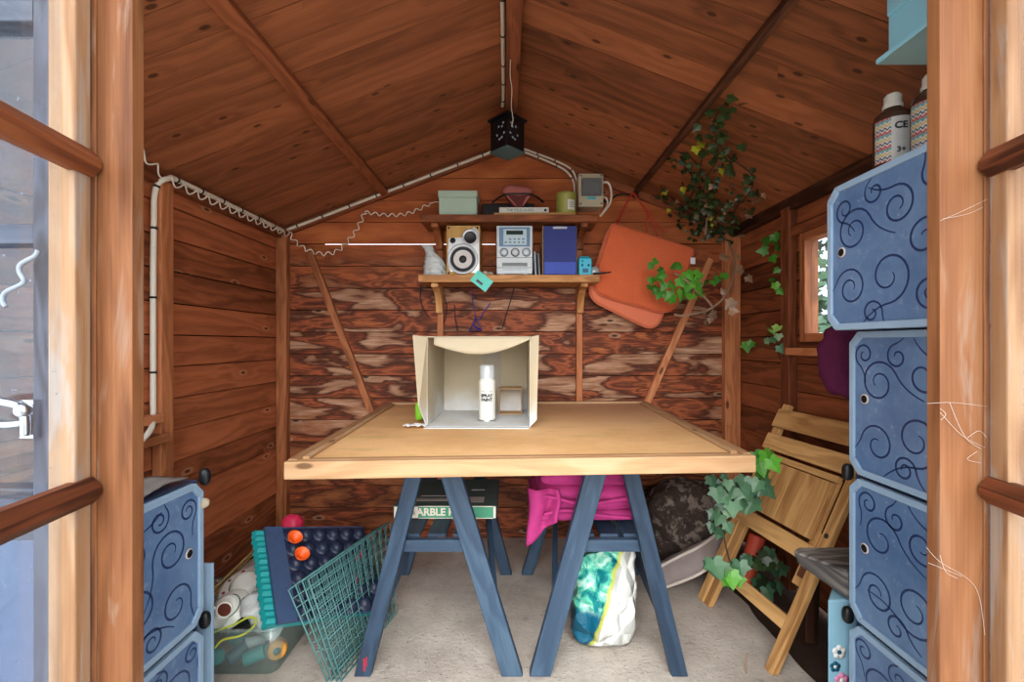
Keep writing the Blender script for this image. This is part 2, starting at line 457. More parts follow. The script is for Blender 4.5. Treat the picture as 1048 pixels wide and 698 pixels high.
def concrete():
    t = NT('concrete'); oc = t.N('ShaderNodeTexCoord').outputs['Object']
    a = t.noise(oc, 3.0, 6, 0.65); b = t.noise(oc, 60, 4, 0.7); c = t.noise(oc, 9, 5, 0.7)
    col = t.mix(t.smooth(a, 0.3, 0.7), rgb(176, 165, 154), rgb(216, 207, 196))
    col = t.mix(t.math('MULTIPLY', t.smooth(c, 0.58, 0.72), 0.5), col, rgb(112, 102, 94))
    col = t.mix(t.math('MULTIPLY', b, 0.35), col, rgb(120, 112, 104))
    peb = t.N('ShaderNodeTexVoronoi'); peb.inputs['Scale'].default_value = 55; t.L(oc, peb.inputs['Vector'])
    spk = t.smooth(peb.outputs['Distance'], 0.22, 0.1)
    col = t.mix(t.math('MULTIPLY', spk, 0.35), col, rgb(226, 220, 212))
    h = t.math('ADD', t.math('MULTIPLY', b, 0.6), t.math('MULTIPLY', spk, 0.5))
    t.bsdf(col, 0.9, 0.15, h, 0.9, 0.008)
    return t.m
M['concrete'] = concrete()
M['paving'] = plain('paving', rgb(222, 217, 210), 0.9, var=0.08, scale=4)

# ------------------------------------------------------------------ the shed
XL, XR, YB = -1.26, 1.20, 2.45
RX, RZ, PITCH = -0.018, 2.125, 0.382
def roof_z(x): return RZ - PITCH * abs(x - RX)

# ground outside and concrete slab
b = MB(); b.box(-7, 7, -7, 0.6, -0.12, -0.03); b.box(-7, -1.6, 0.6, 7, -0.12, -0.03); b.box(1.6, 7, 0.6, 7, -0.12, -0.03); b.box(-1.6, 1.6, 2.9, 7, -0.12, -0.03)
struct(b.build('ground', M['paving']))
b = MB()
nx, ny = 46, 44
vs = []; fs = []
for j in range(ny + 1):
    for i in range(nx + 1):
        x = -1.35 + (0.93 + 1.35) * i / nx; y = 0.55 + (2.55 - 0.55) * j / ny
        if i == nx: x += 0.018 * mnoise.noise(V((y * 9, 0, 3)))
        vs.append((x, y, 0.0035 * mnoise.noise(V((x * 6, y * 6, 0)))))
for j in range(ny):
    for i in range(nx):
        k = j * (nx + 1) + i; fs.append([k, k + 1, k + nx + 2, k + nx + 1])
b.add(vs, fs, (1, 0, 0), smooth=True)
b.box(-1.35, 0.9, 0.55, 2.55, -0.1, -0.012)
struct(b.build('floor', M['concrete']))
b = MB(); nx2, ny2 = 12, 44; vs = []; fs = []
for j in range(ny2 + 1):
    for i in range(nx2 + 1):
        x = 0.90 + 0.4 * i / nx2; y = 0.55 + 2.0 * j / ny2
        vs.append((x, y, -0.022 + 0.012 * mnoise.noise(V((x * 12, y * 12, 4)))))
for j in range(ny2):
    for i in range(nx2):
        k = j * (nx2 + 1) + i; fs.append([k, k + 1, k + nx2 + 2, k + nx2 + 1])
b.add(vs, fs, (1, 0, 0), smooth=True)
struct(b.build('soil_strip', M['soil']))

def subtract(r, h):
    a0, a1, c0, c1 = r; h0, h1, k0, k1 = h
    if h0 >= a1 or h1 <= a0 or k0 >= c1 or k1 <= c0: return [r]
    out = []
    if k0 > c0: out.append((a0, a1, c0, k0))
    if k1 < c1: out.append((a0, a1, k1, c1))
    m0, m1 = max(c0, k0), min(c1, k1)
    if h0 > a0: out.append((a0, h0, m0, m1))
    if h1 < a1: out.append((h1, a1, m0, m1))
    return out

BH = 0.118
def side_wall(name, x, sgn, mat, holes):
    """boards along Y; sgn = direction of the room from the wall"""
    b = MB()
    y0, y1 = 0.75, YB + 0.05
    ztop = roof_z(x) + 0.0
    z = 0.02; k = 0
    while z < ztop:
        z1 = min(z + BH, ztop)
        rects = [(y0, y1, z, z1 - 0.0045)]
        for h in holes: rects = [q for r in rects for q in subtract(r, h)]
        rv = random.random()
        for (a0, a1, c0, c1) in rects:
            tb = 0.0; tt = 0.009       # shiplap: the top of each board leans back from the room
            q = [(x - sgn * tb, a0, c0), (x - sgn * tt * (c1 - c0) / BH, a0, c1), (x - sgn * 0.018, a0, c1), (x - sgn * 0.018, a0, c0)]
            b.prism(q, (0, a1 - a0, 0), (0, 1, 0), rv)
        z = z1; k += 1
    rects = [(y0, y1, 0.0, ztop)]
    for h in holes: rects = [q for r in rects for q in subtract(r, h)]
    for (a0, a1, c0, c1) in rects: b.box(min(x - sgn * 0.016, x - sgn * 0.03), max(x - sgn * 0.016, x - sgn * 0.03), a0, a1, c0, c1, (0, 1, 0), 0.1, mat=1)
    return struct(b.build(name, [mat, M['gap']]))
WIN = (1.25, 1.88, 1.055, 1.50)
side_wall('wall_left', XL, 1, M['wall_left'], [])
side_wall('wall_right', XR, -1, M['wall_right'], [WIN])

# back wall with gable; one gap between boards lets a line of daylight in
b = MB(); z = 1.583 - 13 * BH; rows = [(0.0, z)]
SLIT = 1.583
while z < RZ:
    z1 = z + BH
    rows.append((z, z1)); z = z1
def gable_poly(z0, z1, x0, x1, y):
    """part of the gable between two heights"""
    pts = []
    def lim(zz):
        w = (RZ - zz) / PITCH
        return max(x0, RX - w), min(x1, RX + w)
    l0, r0 = lim(z0); l1, r1 = lim(z1)
    pts = [(l0, y, z0), (r0, y, z0)]
    ez = roof_z(x1)
    if z0 < ez < z1: pts.append((x1, y, ez))
    pts.append((r1, y, z1)); pts.append((l1, y, z1))
    ez = roof_z(x0)
    if z0 < ez < z1: pts.append((x0, y, ez))
    return pts
for (z0, z1) in rows:
    zz1 = min(z1 - 0.004, RZ - 0.01)
    if zz1 - z0 < 0.01: continue
    if abs(z0 - SLIT) < 0.01: z0 += 0.0025
    p = gable_poly(z0, zz1, XL - 0.03, XR + 0.03, YB)
    b.prism(p, (0, 0.016, 0), (1, 0, 0))
# backing, split at the slit
sl = min(rows, key=lambda r: abs(r[0] - SLIT))[0]
b.prism(gable_poly(0, sl - 0.003, XL - 0.03, XR + 0.03, YB + 0.014), (0, 0.012, 0), (1, 0, 0), 0.1, mat=1)
b.prism(gable_poly(sl + 0.011, RZ - 0.01, XL - 0.03, XR + 0.03, YB + 0.014), (0, 0.012, 0), (1, 0, 0), 0.1, mat=1)
# strips closing the slit behind the boards except where daylight shows
b.box(XL, -1.03, YB + 0.027, YB + 0.035, sl - 0.03, sl + 0.04, (1, 0, 0), 0.1, mat=1)
b.box(-0.10, XR, YB + 0.027, YB + 0.035, sl - 0.03, sl + 0.04, (1, 0, 0), 0.1, mat=1)
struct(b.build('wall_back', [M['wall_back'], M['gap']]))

# front wall outside: grey cladding with a fixed window each side of the doors
FW0, FW1 = 0.745, 0.775
SWL = (-1.16, -0.735, 0.30, 1.60); SWR = (0.82, 1.12, 0.30, 1.60)
b = MB()
for (x0, x1, hole) in ((XL - 0.03, -0.64, SWL), (0.71, XR + 0.03, SWR)):
    z = 0.0
    while z < 1.9:
        z1 = z + 0.12
        for (a0, a1, c0, c1) in subtract((x0, x1, z, z1 - 0.004), hole):
            top0, top1 = roof_z(a0), roof_z(a1)
            cc = min(c1, top0, top1)
            if cc > c0: b.box(a0, a1, FW0 + 0.005, FW1, c0, cc, (1, 0, 0))
        z = z1
for (z0, z1) in [(1.76 + 0.12 * i, 1.76 + 0.12 * (i + 1)) for i in range(3)]:
    p = gable_poly(z0, min(z1, RZ - 0.01), -0.64, 0.71, FW0)
    b.prism(p, (0, 0.03, 0), (1, 0, 0))
struct(b.build('wall_front', M['grey_wood']))

# roof boards running from ridge to eaves, felt on top
b = MB(); y = 0.60
while y < YB + 0.08:
    y1 = y + 0.113
    for s in (-1, 1):
        xe = (XL - 0.06) if s < 0 else (XR + 0.06)
        p0 = V((RX, y, RZ)); p1 = V((xe, y, roof_z(xe)))
        d = p1 - p0
        n_ = V((PITCH * s, 0, 1)).normalized()
        q = [p0, p1, p1 + V((0, y1 - y - 0.0025, 0)), p0 + V((0, y1 - y - 0.0025, 0))]
        b.prism(q, n_ * 0.012, d)
    y = y1
struct(b.build('ceiling', M['ceiling']))
b = MB()
for s in (-1, 1):
    xe = (XL - 0.12) if s < 0 else (XR + 0.12)
    q = [(RX, 0.58, RZ + 0.01), (xe, 0.58, roof_z(xe) + 0.01), (xe, YB + 0.1, roof_z(xe) + 0.01), (RX, YB + 0.1, RZ + 0.01)]
    b.prism(q, (0, 0, 0.02), (1, 0, 0), 0.1)
struct(b.build('roof', M['felt']))

# ridge beam, purlins, wall plates, studs, braces
ntrim = [0]
def trim(mb, mat, bevel=0.003):
    ntrim[0] += 1
    return struct(mb.build('trim_%d' % ntrim[0], mat, bevel=bevel))
b = MB(); b.beam((0.016, 0.62, RZ - 0.046), (-0.02, YB, RZ - 0.046), 0.05, 0.06, (1, 0, 0)); trim(b, M['beam'])
def on_slope(x0, x1, y0, y1, h, s):
    xa, xb = x0, x1
    n_ = V((PITCH * s, 0, 1)).normalized()
    q = [V((xa, y0, roof_z(xa))), V((xb, y0, roof_z(xb))), V((xb, y0, roof_z(xb))) - n_ * h, V((xa, y0, roof_z(xa))) - n_ * h]
    return q
b = MB(); b.prism(on_slope(-0.715, -0.675, 0.62, YB, 0.032, -1), (0, YB - 0.62, 0)); trim(b, M['beam'])
b = MB(); b.prism(on_slope(0.643, 0.665, 0.62, YB, 0.036, 1), (0, YB - 0.62, 0)); trim(b, M['plank_dark'])  # right purlin's dark colour carries the shadow along it
# gable rafters against the back wall
for s, x0, x1 in ((-1, XL, RX), (1, RX, XR)):
    b = MB()
    p = [V((x0, YB - 0.03, roof_z(x0))), V((x1, YB - 0.03, roof_z(x1))), V((x1, YB - 0.03, roof_z(x1) - 0.042)), V((x0, YB - 0.03, roof_z(x0) - 0.042))]
    b.prism(p, (0, 0.03, 0)); trim(b, M['beam'])
# wall plates under the eaves
b = MB(); b.box(XL, XL + 0.032, 0.78, YB, roof_z(XL) - 0.045, roof_z(XL + 0.032) - 0.002); trim(b, M['beam'])
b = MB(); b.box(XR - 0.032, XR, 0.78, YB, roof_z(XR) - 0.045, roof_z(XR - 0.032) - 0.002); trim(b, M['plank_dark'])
# corner posts and wall studs
b = MB(); b.box(XL, -1.203, 2.408, YB, 0.0, roof_z(XL) - 0.03); trim(b, M['stud'])
b = MB(); b.box(1.117, XR, 2.408, YB, 0.0, roof_z(XR) - 0.03); trim(b, M['stud'])
b = MB(); b.box(XL, -1.225, 1.583, 1.64, 0.0, roof_z(XL) - 0.03); trim(b, M['stud'])
b = MB(); b.box(1.165, XR, 1.93, 1.992, 0.0, roof_z(XR) - 0.03); trim(b, M['beam'])
b = MB(); b.box(1.165, XR, 1.16, 1.215, 0.0, roof_z(XR) - 0.03); trim(b, M['beam'])
for x in (-0.392, 0.348):
    b = MB(); b.box(x - 0.016, x + 0.016, 2.418, YB, 0.0, 1.72); trim(b, M['stud'])
# noggins on the left wall beside the cable
b = MB(); b.box(XL, -1.215, 1.0, 1.583, 0.775, 0.805); b.box(XL, -1.205, 1.0, 1.60, 0.705, 0.735); trim(b, M['stud'])
# diagonal braces on the back wall
b = MB(); b.beam((-1.10, YB - 0.014, 1.555), (-0.745, YB - 0.014, 0.64), 0.036, 0.026, (1, 0, 0.4)); trim(b, M['stud'])
b = MB(); b.beam((1.05, YB - 0.014, 1.50), (0.68, YB - 0.014, 0.66), 0.036, 0.026, (1, 0, -0.4)); trim(b, M['stud'])

# right window: frame, sill, pane
wy0, wy1, wz0, wz1 = WIN
b = MB(); fr = 0.034
b.box(1.178, 1.235, wy0, wy0 + fr, wz0, wz1); b.box(1.178, 1.235, wy1 - fr, wy1, wz0, wz1)
b.box(1.178, 1.235, wy0 + fr, wy1 - fr, wz0, wz0 + fr); b.box(1.178, 1.235, wy0 + fr, wy1 - fr, wz1 - fr, wz1)
w1 = struct(b.build('window_1', M['stud'], bevel=0.003))
b = MB(); b.box(1.204, 1.208, wy0 + fr, wy1 - fr, wz0 + fr, wz1 - fr); b.build('window_pane', M['glass_clear'], w1)
b = MB(); b.box(1.145, 1.20, 1.22, 1.925, 1.0, 1.03); b.build('window_sill', M['stud'], w1, bevel=0.003)
b = MB(); b.box(1.172, 1.20, 1.215, 1.93, 1.50, 1.54); b.build('window_head', M['beam'], w1, bevel=0.003)

# fixed side windows of the front wall (seen through the open doors)
nwin = [1]
def side_window(rect):
    x0, x1, z0, z1 = rect; nwin[0] += 1
    b = MB(); t = 0.035
    b.box(x0, x0 + t, 0.728, 0.775, z0, z1); b.box(x1 - t, x1, 0.728, 0.775, z0, z1)
    b.box(x0 + t, x1 - t, 0.728, 0.775, z0, z0 + t); b.box(x0 + t, x1 - t, 0.728, 0.775, z1 - t, z1)
    for zc in (0.80, 1.225): b.box(x0 + t, x1 - t, 0.73, 0.765, zc - 0.016, zc + 0.016)
    w = struct(b.build('window_%d' % nwin[0], M['grey_wood'], bevel=0.003))
    b = MB(); b.box(x0 + t, x1 - t, 0.748, 0.751, z0 + t, z1 - t); b.build('window_pane', M['glass_dirty'], w)
    return w
w2 = side_window(SWL); side_window(SWR)
b = MB()
b.tube(spline([(-0.86, 0.715, 0.925), (-0.80, 0.712, 0.922), (-0.765, 0.712, 0.925)]), 0.006)
b.tube(spline([(-0.86, 0.715, 0.955), (-0.80, 0.712, 0.958), (-0.768, 0.712, 0.945), (-0.765, 0.713, 0.905)]), 0.007)
b.blob((-0.767, 0.712, 0.945), (0.012, 0.012, 0.012)); b.box(-0.778, -0.756, 0.716, 0.729, 0.90, 0.96)
b.build('window_latch', M['chrome'], w2)

# door frame: two jambs and a head
for nm, x0, x1, xi in (('l', -0.663, -0.604, 1), ('r', 0.674, 0.745, -1)):
    b = MB()
    e = 0.012
    b.box(x0, x1, 0.72, 0.744, 0.0, 1.76)
    # rounded moulding on the outer edge
    xm = x0 if xi > 0 else x1
    b.box(xm - 0.0045, xm + 0.0045, 0.7165, 0.7198, 0.0, 1.759, (0, 0, 1))
    trim(b, M['jamb'], 0.002)
b = MB(); b.box(-0.663, 0.745, 0.72, 0.744, 1.7605, 1.83); trim(b, M['jamb'], 0.002)
b = MB(); b.box(-0.604, 0.674, 0.735, 0.79, -0.03, 0.012); trim(b, M['plank_dark'], 0.002)

def open_door(n, hx, sgn):
    """glazed door hinged at hx, swung outwards; sgn = +1 for the left leaf"""
    root = struct(MB_door_stiles(hx, sgn, n))
    return root
def MB_door_stiles(hx, sgn, n):
    ang = math.radians(9.0)
    d = V((sgn * math.sin(ang), -math.cos(ang), 0)); nr = V((sgn * math.cos(ang), math.sin(ang), 0))
    o = V((hx, 0.714, 0)); Z = V((0, 0, 1))
    def slab(b, s0, s1, z0, z1, n0, n1, grain):
        p = [o + d * s0 + nr * n0 + Z * z0, o + d * s1 + nr * n0 + Z * z0, o + d * s1 + nr * n0 + Z * z1, o + d * s0 + nr * n0 + Z * z1]
        b.prism(p, nr * (n1 - n0), grain)
    zb, zt = 0.04, 1.74
    b = MB()
    slab(b, 0.0, 0.032, zb, zt, -0.036, 0.0, Z)
    slab(b, 0.54, 0.60, zb, zt, -0.036, 0.0, Z)
    ob = b.build('door_%d' % n, M['stile'], bevel=0.003)
    b = MB(); slab(b, 0.032, 0.54, zb, zb + 0.12, -0.034, -0.002, d); slab(b, 0.032, 0.54, zt - 0.07, zt, -0.034, -0.002, d)
    b.build('door_rail', M['bar'], ob, bevel=0.003)
    for zc in (0.325, 0.82, 1.33):
        b = MB()
        h = 0.021
        prof = [(-0.012, -h), (0.004, -h), (0.016, -h * 0.35), (0.016, h * 0.2), (0.004, h), (-0.012, h)]
        p = [o + d * 0.0 + nr * a + Z * (zc + c) for a, c in prof]
        b.prism(p, d * 0.545, d)
        b.build('glazing_bar', M['bar'], ob, bevel=0.002)
    b = MB(); slab(b, 0.030, 0.542, zb + 0.11, zt - 0.065, -0.020, -0.017, Z)
    b.build('door_pane', M['glass'], ob)
    return ob
open_door(1, -0.663, 1); open_door(2, 0.745, -1)

# ------------------------------------------------------------------ storage cubes
def plastic_panel():
    t = NT('blue_panel'); oc = t.N('ShaderNodeTexCoord').outputs['Object']
    a = t.noise(oc, 5, 5, 0.65); s = t.smooth(t.noise(oc, 38, 5, 0.7), 0.56, 0.72)
    col = t.mix(t.smooth(a, 0.3, 0.7), rgb(78, 108, 150), rgb(106, 136, 174))
    col = t.mix(t.math('MULTIPLY', s, 0.25), col, rgb(176, 190, 206))
    t.bsdf(col, 0.35, 0.5); return t.m
M['panel'] = plastic_panel()
M['panel_edge'] = plain('pale_panel_edge', rgb(146, 174, 200), 0.35, var=0.1, scale=14)
M['panel_dark'] = plain('blue_side_panel', rgb(58, 76, 108), 0.4)
M['swirl'] = plain('swirl_print', rgb(38, 58, 100), 0.4)
M['hole_ring'] = plain('ring', rgb(196, 186, 180), 0.5)

def ribbon(b, pts, w, nrm):
    vs = []; fs = []; n = len(pts)
    for i, p in enumerate(pts):
        t = (pts[min(i + 1, n - 1)] - pts[max(i - 1, 0)]).normalized(); s = t.cross(nrm).normalized()
        ww = w * (0.35 + 0.65 * math.sin(PI * min(1, max(0, (i + 0.6) / n))) ** 0.6)
        vs += [p + s * ww / 2, p - s * ww / 2]
    for i in range(n - 1): fs.append([2 * i, 2 * i + 1, 2 * i + 3, 2 * i + 2])
    b.add(vs, fs, (0, 0, 1))

def swirls(b, S, nrm, xf, seed):
    """scrollwork: xf maps panel (a, c) in 0..S to a point"""
    rg = random.Random(seed)
    base = [(0.10, 0.235, 0.055, 1, 0.3), (0.22, 0.27, 0.045, -1, 1.5), (0.085, 0.10, 0.05, -1, 2.8), (0.20, 0.125, 0.06, 1, 4.4),
            (0.285, 0.175, 0.04, 1, 1.0), (0.29, 0.07, 0.035, -1, 5.2), (0.155, 0.045, 0.03, 1, 0.4), (0.05, 0.30, 0.03, -1, 4.0), (0.15, 0.305, 0.03, 1, 2.0), (0.30, 0.30, 0.03, 1, 3.0)]
    for (a, c, r, s, ph) in base:
        a += rg.uniform(-.012, .012); c += rg.uniform(-.012, .012); ph += rg.uniform(-.5, .5)
        pts = []
        turns = rg.uniform(1.15, 1.6)
        for i in range(34):
            k = i / 33; th = ph + s * k * turns * 2 * PI; rr = r * (1 - 0.78 * k)
            pts.append((a + rr * math.cos(th), c + rr * math.sin(th)))
        # tail
        th = ph; t_ = (math.sin(th) * s, -math.cos(th) * s); p0 = pts[0]
        tail = []
        for i in range(10, 0, -1):
            k = i / 10
            tail.append((p0[0] + t_[0] * r * 1.5 * k + math.cos(th) * r * 0.7 * k * k, p0[1] + t_[1] * r * 1.5 * k + math.sin(th) * r * 0.7 * k * k))
        pts = [q for q in tail + pts if 0.014 < q[0] < S - 0.014 and 0.014 < q[1] < S - 0.014]
        if len(pts) > 6: ribbon(b, [xf(*q) for q in pts], 0.0055, nrm)

CS = 0.37
def cube_unit(x_face, y_far, z0, side, depth, label, group, seed, yaw=0.0, height=CS, top_conn=True):
    """storage cube whose door faces 'side' (-1 = towards -X); far edge of the door at y_far"""
    r = thing('storage_cube', label, 'storage cube', (x_face - side * depth / 2, y_far - CS / 2, z0), group)
    n_ = V((side, 0, 0)); Z = V((0, 0, 1))
    R = Matrix.Rotation(yaw, 3, 'Z')
    piv = V((x_face, y_far - CS, z0))
    def P(a, c, h):   # a from the far edge towards the viewer, c up, h out of the door
        p = V((x_face, y_far, z0)) + V((0, -1, 0)) * a + Z * c + n_ * h
        return R @ (p - piv) + piv
    ch = 0.032; S = CS - 0.006; SV = height - 0.006; g = 0.004
    def octo(m, hh):
        k = ch * 0.9 if m == 0 else ch * 0.75
        lo, hi, hv = g + m, S - m, SV - m
        return [P(lo + k, lo, hh), P(hi - k, lo, hh), P(hi, lo + k, hh), P(hi, hv - k, hh), P(hi - k, hv, hh), P(lo + k, hv, hh), P(lo, hv - k, hh), P(lo, lo + k, hh)]
    nn = (R @ n_)
    b = MB(); b.prism(octo(0.004, -0.004), nn * 0.005, (0, 1, 0))
    door = b.build('door_panel', M['panel'], r)
    # raised pale rim
    b = MB(); o1 = octo(0.0, -0.007); i1 = octo(0.016, -0.007)
    for i in range(8):
        j = (i + 1) % 8
        b.prism([o1[i], o1[j], i1[j], i1[i]], nn * 0.013, o1[j] - o1[i])
    b.build('door_rim', M['panel_edge'], door, bevel=0.002)
    b = MB(); swirls(b, S, nn, lambda a, c: P(a, c * height / CS, 0.0016), seed)
    b.build('swirl_print', M['swirl'], door)
    hc = P(0.052, height * 0.53, 0.0015)
    b = MB(); b.lathe([(0.0125, 0), (0.0125, 0.002), (0.009, 0.0022)], hc, nn, 18); b.build('hole_ring', M['hole_ring'], door)
    b = MB(); b.lathe([(0.0, 0.0025), (0.0095, 0.0026)], hc, nn, 18); b.build('finger_hole', M['black'], door)
    # shell
    xa, xb = sorted((x_face - side * 0.012, x_face - side * depth))
    ya, yb = y_far - S, y_far - g
    b = MB()
    if yaw == 0: b.box(xa, xb, yb - 0.004, yb, z0 + 0.008, z0 + SV); 
    else: b.box(xa, xb, yb - 0.006, yb - 0.002, z0 + 0.008, z0 + SV)
    b.build('side_panel', M['panel_dark'], r)
    b = MB(); b.box(xa, xb, ya, ya + 0.004, z0 + 0.008, z0 + SV); b.build('side_panel', M['panel_dark'], r)
    b = MB(); b.box(xa, xb, ya + 0.004, yb - 0.006, z0 + SV - 0.004, z0 + SV); b.build('top_panel', M['panel_dark'], r)
    b = MB(); b.box(xa, xb, ya + 0.004, yb - 0.006, z0 + 0.004, z0 + 0.008); b.build('bottom_panel', M['panel_dark'], r)
    bx = (x_face - side * depth)
    b = MB(); b.box(min(bx, bx + side * 0.004), max(bx, bx + side * 0.004), ya + 0.004, yb - 0.006, z0 + 0.009, z0 + SV - 0.005); b.build('back_panel', M['panel_dark'], r)
    if top_conn:
        for yy in (y_far + 0.004, y_far - CS + 0.006):
            b = MB(); c = V((x_face + side * 0.003, yy, z0 + height))
            b.blob(c, (0.013, 0.012, 0.022), e=0.8); b.build('connector', M['black'], r)
    return r

g = 'blue swirl-print storage cubes stacked on the right'
XF = 0.871
cube_unit(XF, 1.18, 0.0, -1, 0.31, 'blue scroll-print storage cube at the foot of the tall stack, right of the chair', g, 11, height=0.343)
cube_unit(XF, 1.18, 0.345, -1, 0.31, 'blue scroll-print storage cube second from floor in tall stack, level with the grey stool top', g, 12)
cube_unit(XF, 1.18, 0.715, -1, 0.31, 'blue scroll-print storage cube third from floor in tall stack, beside the purple bag', g, 13, top_conn=False)
cube_unit(0.814, 1.18, 1.078, -1, 0.33, 'blue scroll-print storage cube topmost of the tall stack, jutting out, bottles on it', g, 14, top_conn=False)
g = 'blue swirl-print storage cubes stacked on the left'
cube_unit(-0.803, 1.175, 0.004, 1, 0.40, 'blue scroll-print storage cube lowest of the left stack, behind left door post', g, 21, height=0.329)
cube_unit(-0.803, 1.175, 0.334, 1, 0.40, 'blue scroll-print storage cube upper one of left stack, clutter on its top', g, 22)
# ------------------------------------------------------------------ table board on two trestles
def board_mat():
    t = NT('table_board'); oc = t.N('ShaderNodeTexCoord').outputs['Object']
    a = t.noise(oc, 2.6, 5, 0.6); c = t.noise(t.mapv(oc, (1.2, 4, 1)), 4, 5, 0.65); d = t.noise(oc, 90, 3, 0.6)
    col = t.mix(t.smooth(a, 0.35, 0.65), rgb(218, 169, 116), rgb(238, 193, 139))
    col = t.mix(t.math('MULTIPLY', t.smooth(c, 0.5, 0.68), 0.55), col, rgb(195, 167, 102))
    sx = t.N('ShaderNodeSeparateXYZ'); t.L(oc, sx.inputs[0])
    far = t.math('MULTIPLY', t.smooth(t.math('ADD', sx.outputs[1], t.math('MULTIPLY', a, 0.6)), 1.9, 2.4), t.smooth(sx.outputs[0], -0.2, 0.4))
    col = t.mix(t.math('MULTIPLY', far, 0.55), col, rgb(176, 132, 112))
    col = t.mix(t.math('MULTIPLY', t.smooth(t.noise(oc, 45, 5, 0.7), 0.66, 0.74), 0.6), col, rgb(236, 222, 200))
    col = t.mix(t.math('MULTIPLY', d, 0.25), col, rgb(150, 108, 62))
    t.bsdf(col, 0.55, 0.3, d, 0.15, 0.002); return t.m
M['board'] = board_mat()
TC = [V((-0.593, 1.17, 0)), V((0.657, 1.235, 0)), V((0.69, 2.395, 0)), V((-0.644, 2.345, 0))]   # FL FR BR BL
_c = sum(TC, V((0, 0, 0))) / 4
TC = [p + V((math.copysign(0.024, _c.x - p.x), math.copysign(0.024, _c.y - p.y), 0)) for p in TC]
TZ = 0.736
tab = thing('table_top', 'large wooden table board with pine edging resting on two blue trestles', 'table', (0.02, 1.79, 0.698))
b = MB(); b.prism([p + V((0, 0, TZ - 0.018)) for p in TC], (0, 0, 0.018), (1, 0, 0)); b.build('board', M['board'], tab)
cen = sum(TC, V((0, 0, 0))) / 4
def inset(p, q, w): return
for i, (w_, zlo, zhi) in enumerate(((0.024, 0.698, 0.744), (0.024, 0.705, 0.746), (0.022, 0.705, 0.746), (0.024, 0.705, 0.746))):
    p, q = TC[i], TC[(i + 1) % 4]
    d = (q - p).normalized(); s = V((-d.y, d.x, 0))
    if s.dot(cen - p) < 0: s = -s
    # edging sits just outside the board's edge
    if i in (0, 2): p2, q2 = p - d * 0.024, q + d * 0.024
    else: p2, q2 = p + d * 0.0005, q - d * 0.0005
    b = MB(); z_ = V((0, 0, zlo))
    b.prism([p2 - s * w_ + z_, q2 - s * w_ + z_, q2 - s * 0.0003 + z_, p2 - s * 0.0003 + z_], (0, 0, zhi - zlo), d)
    e = b.build('edge_strip', M['table_edge'], tab, bevel=0.003)
# thin bead on top of the front and side edges
for i in (0, 1, 3):
    p, q = TC[i], TC[(i + 1) % 4]
    d = (q - p).normalized(); s = V((-d.y, d.x, 0))
    if s.dot(cen - p) < 0: s = -s
    b = MB(); z_ = V((0, 0, TZ + 0.0003))
    b.prism([p + s * 0.001 + z_ + d * 0.03, q + s * 0.001 + z_ - d * 0.03, q + s * 0.02 + z_ - d * 0.03, p + s * 0.02 + z_ + d * 0.03], (0, 0, 0.008), d)
    b.build('edge_bead', M['table_edge'], tab, bevel=0.002)

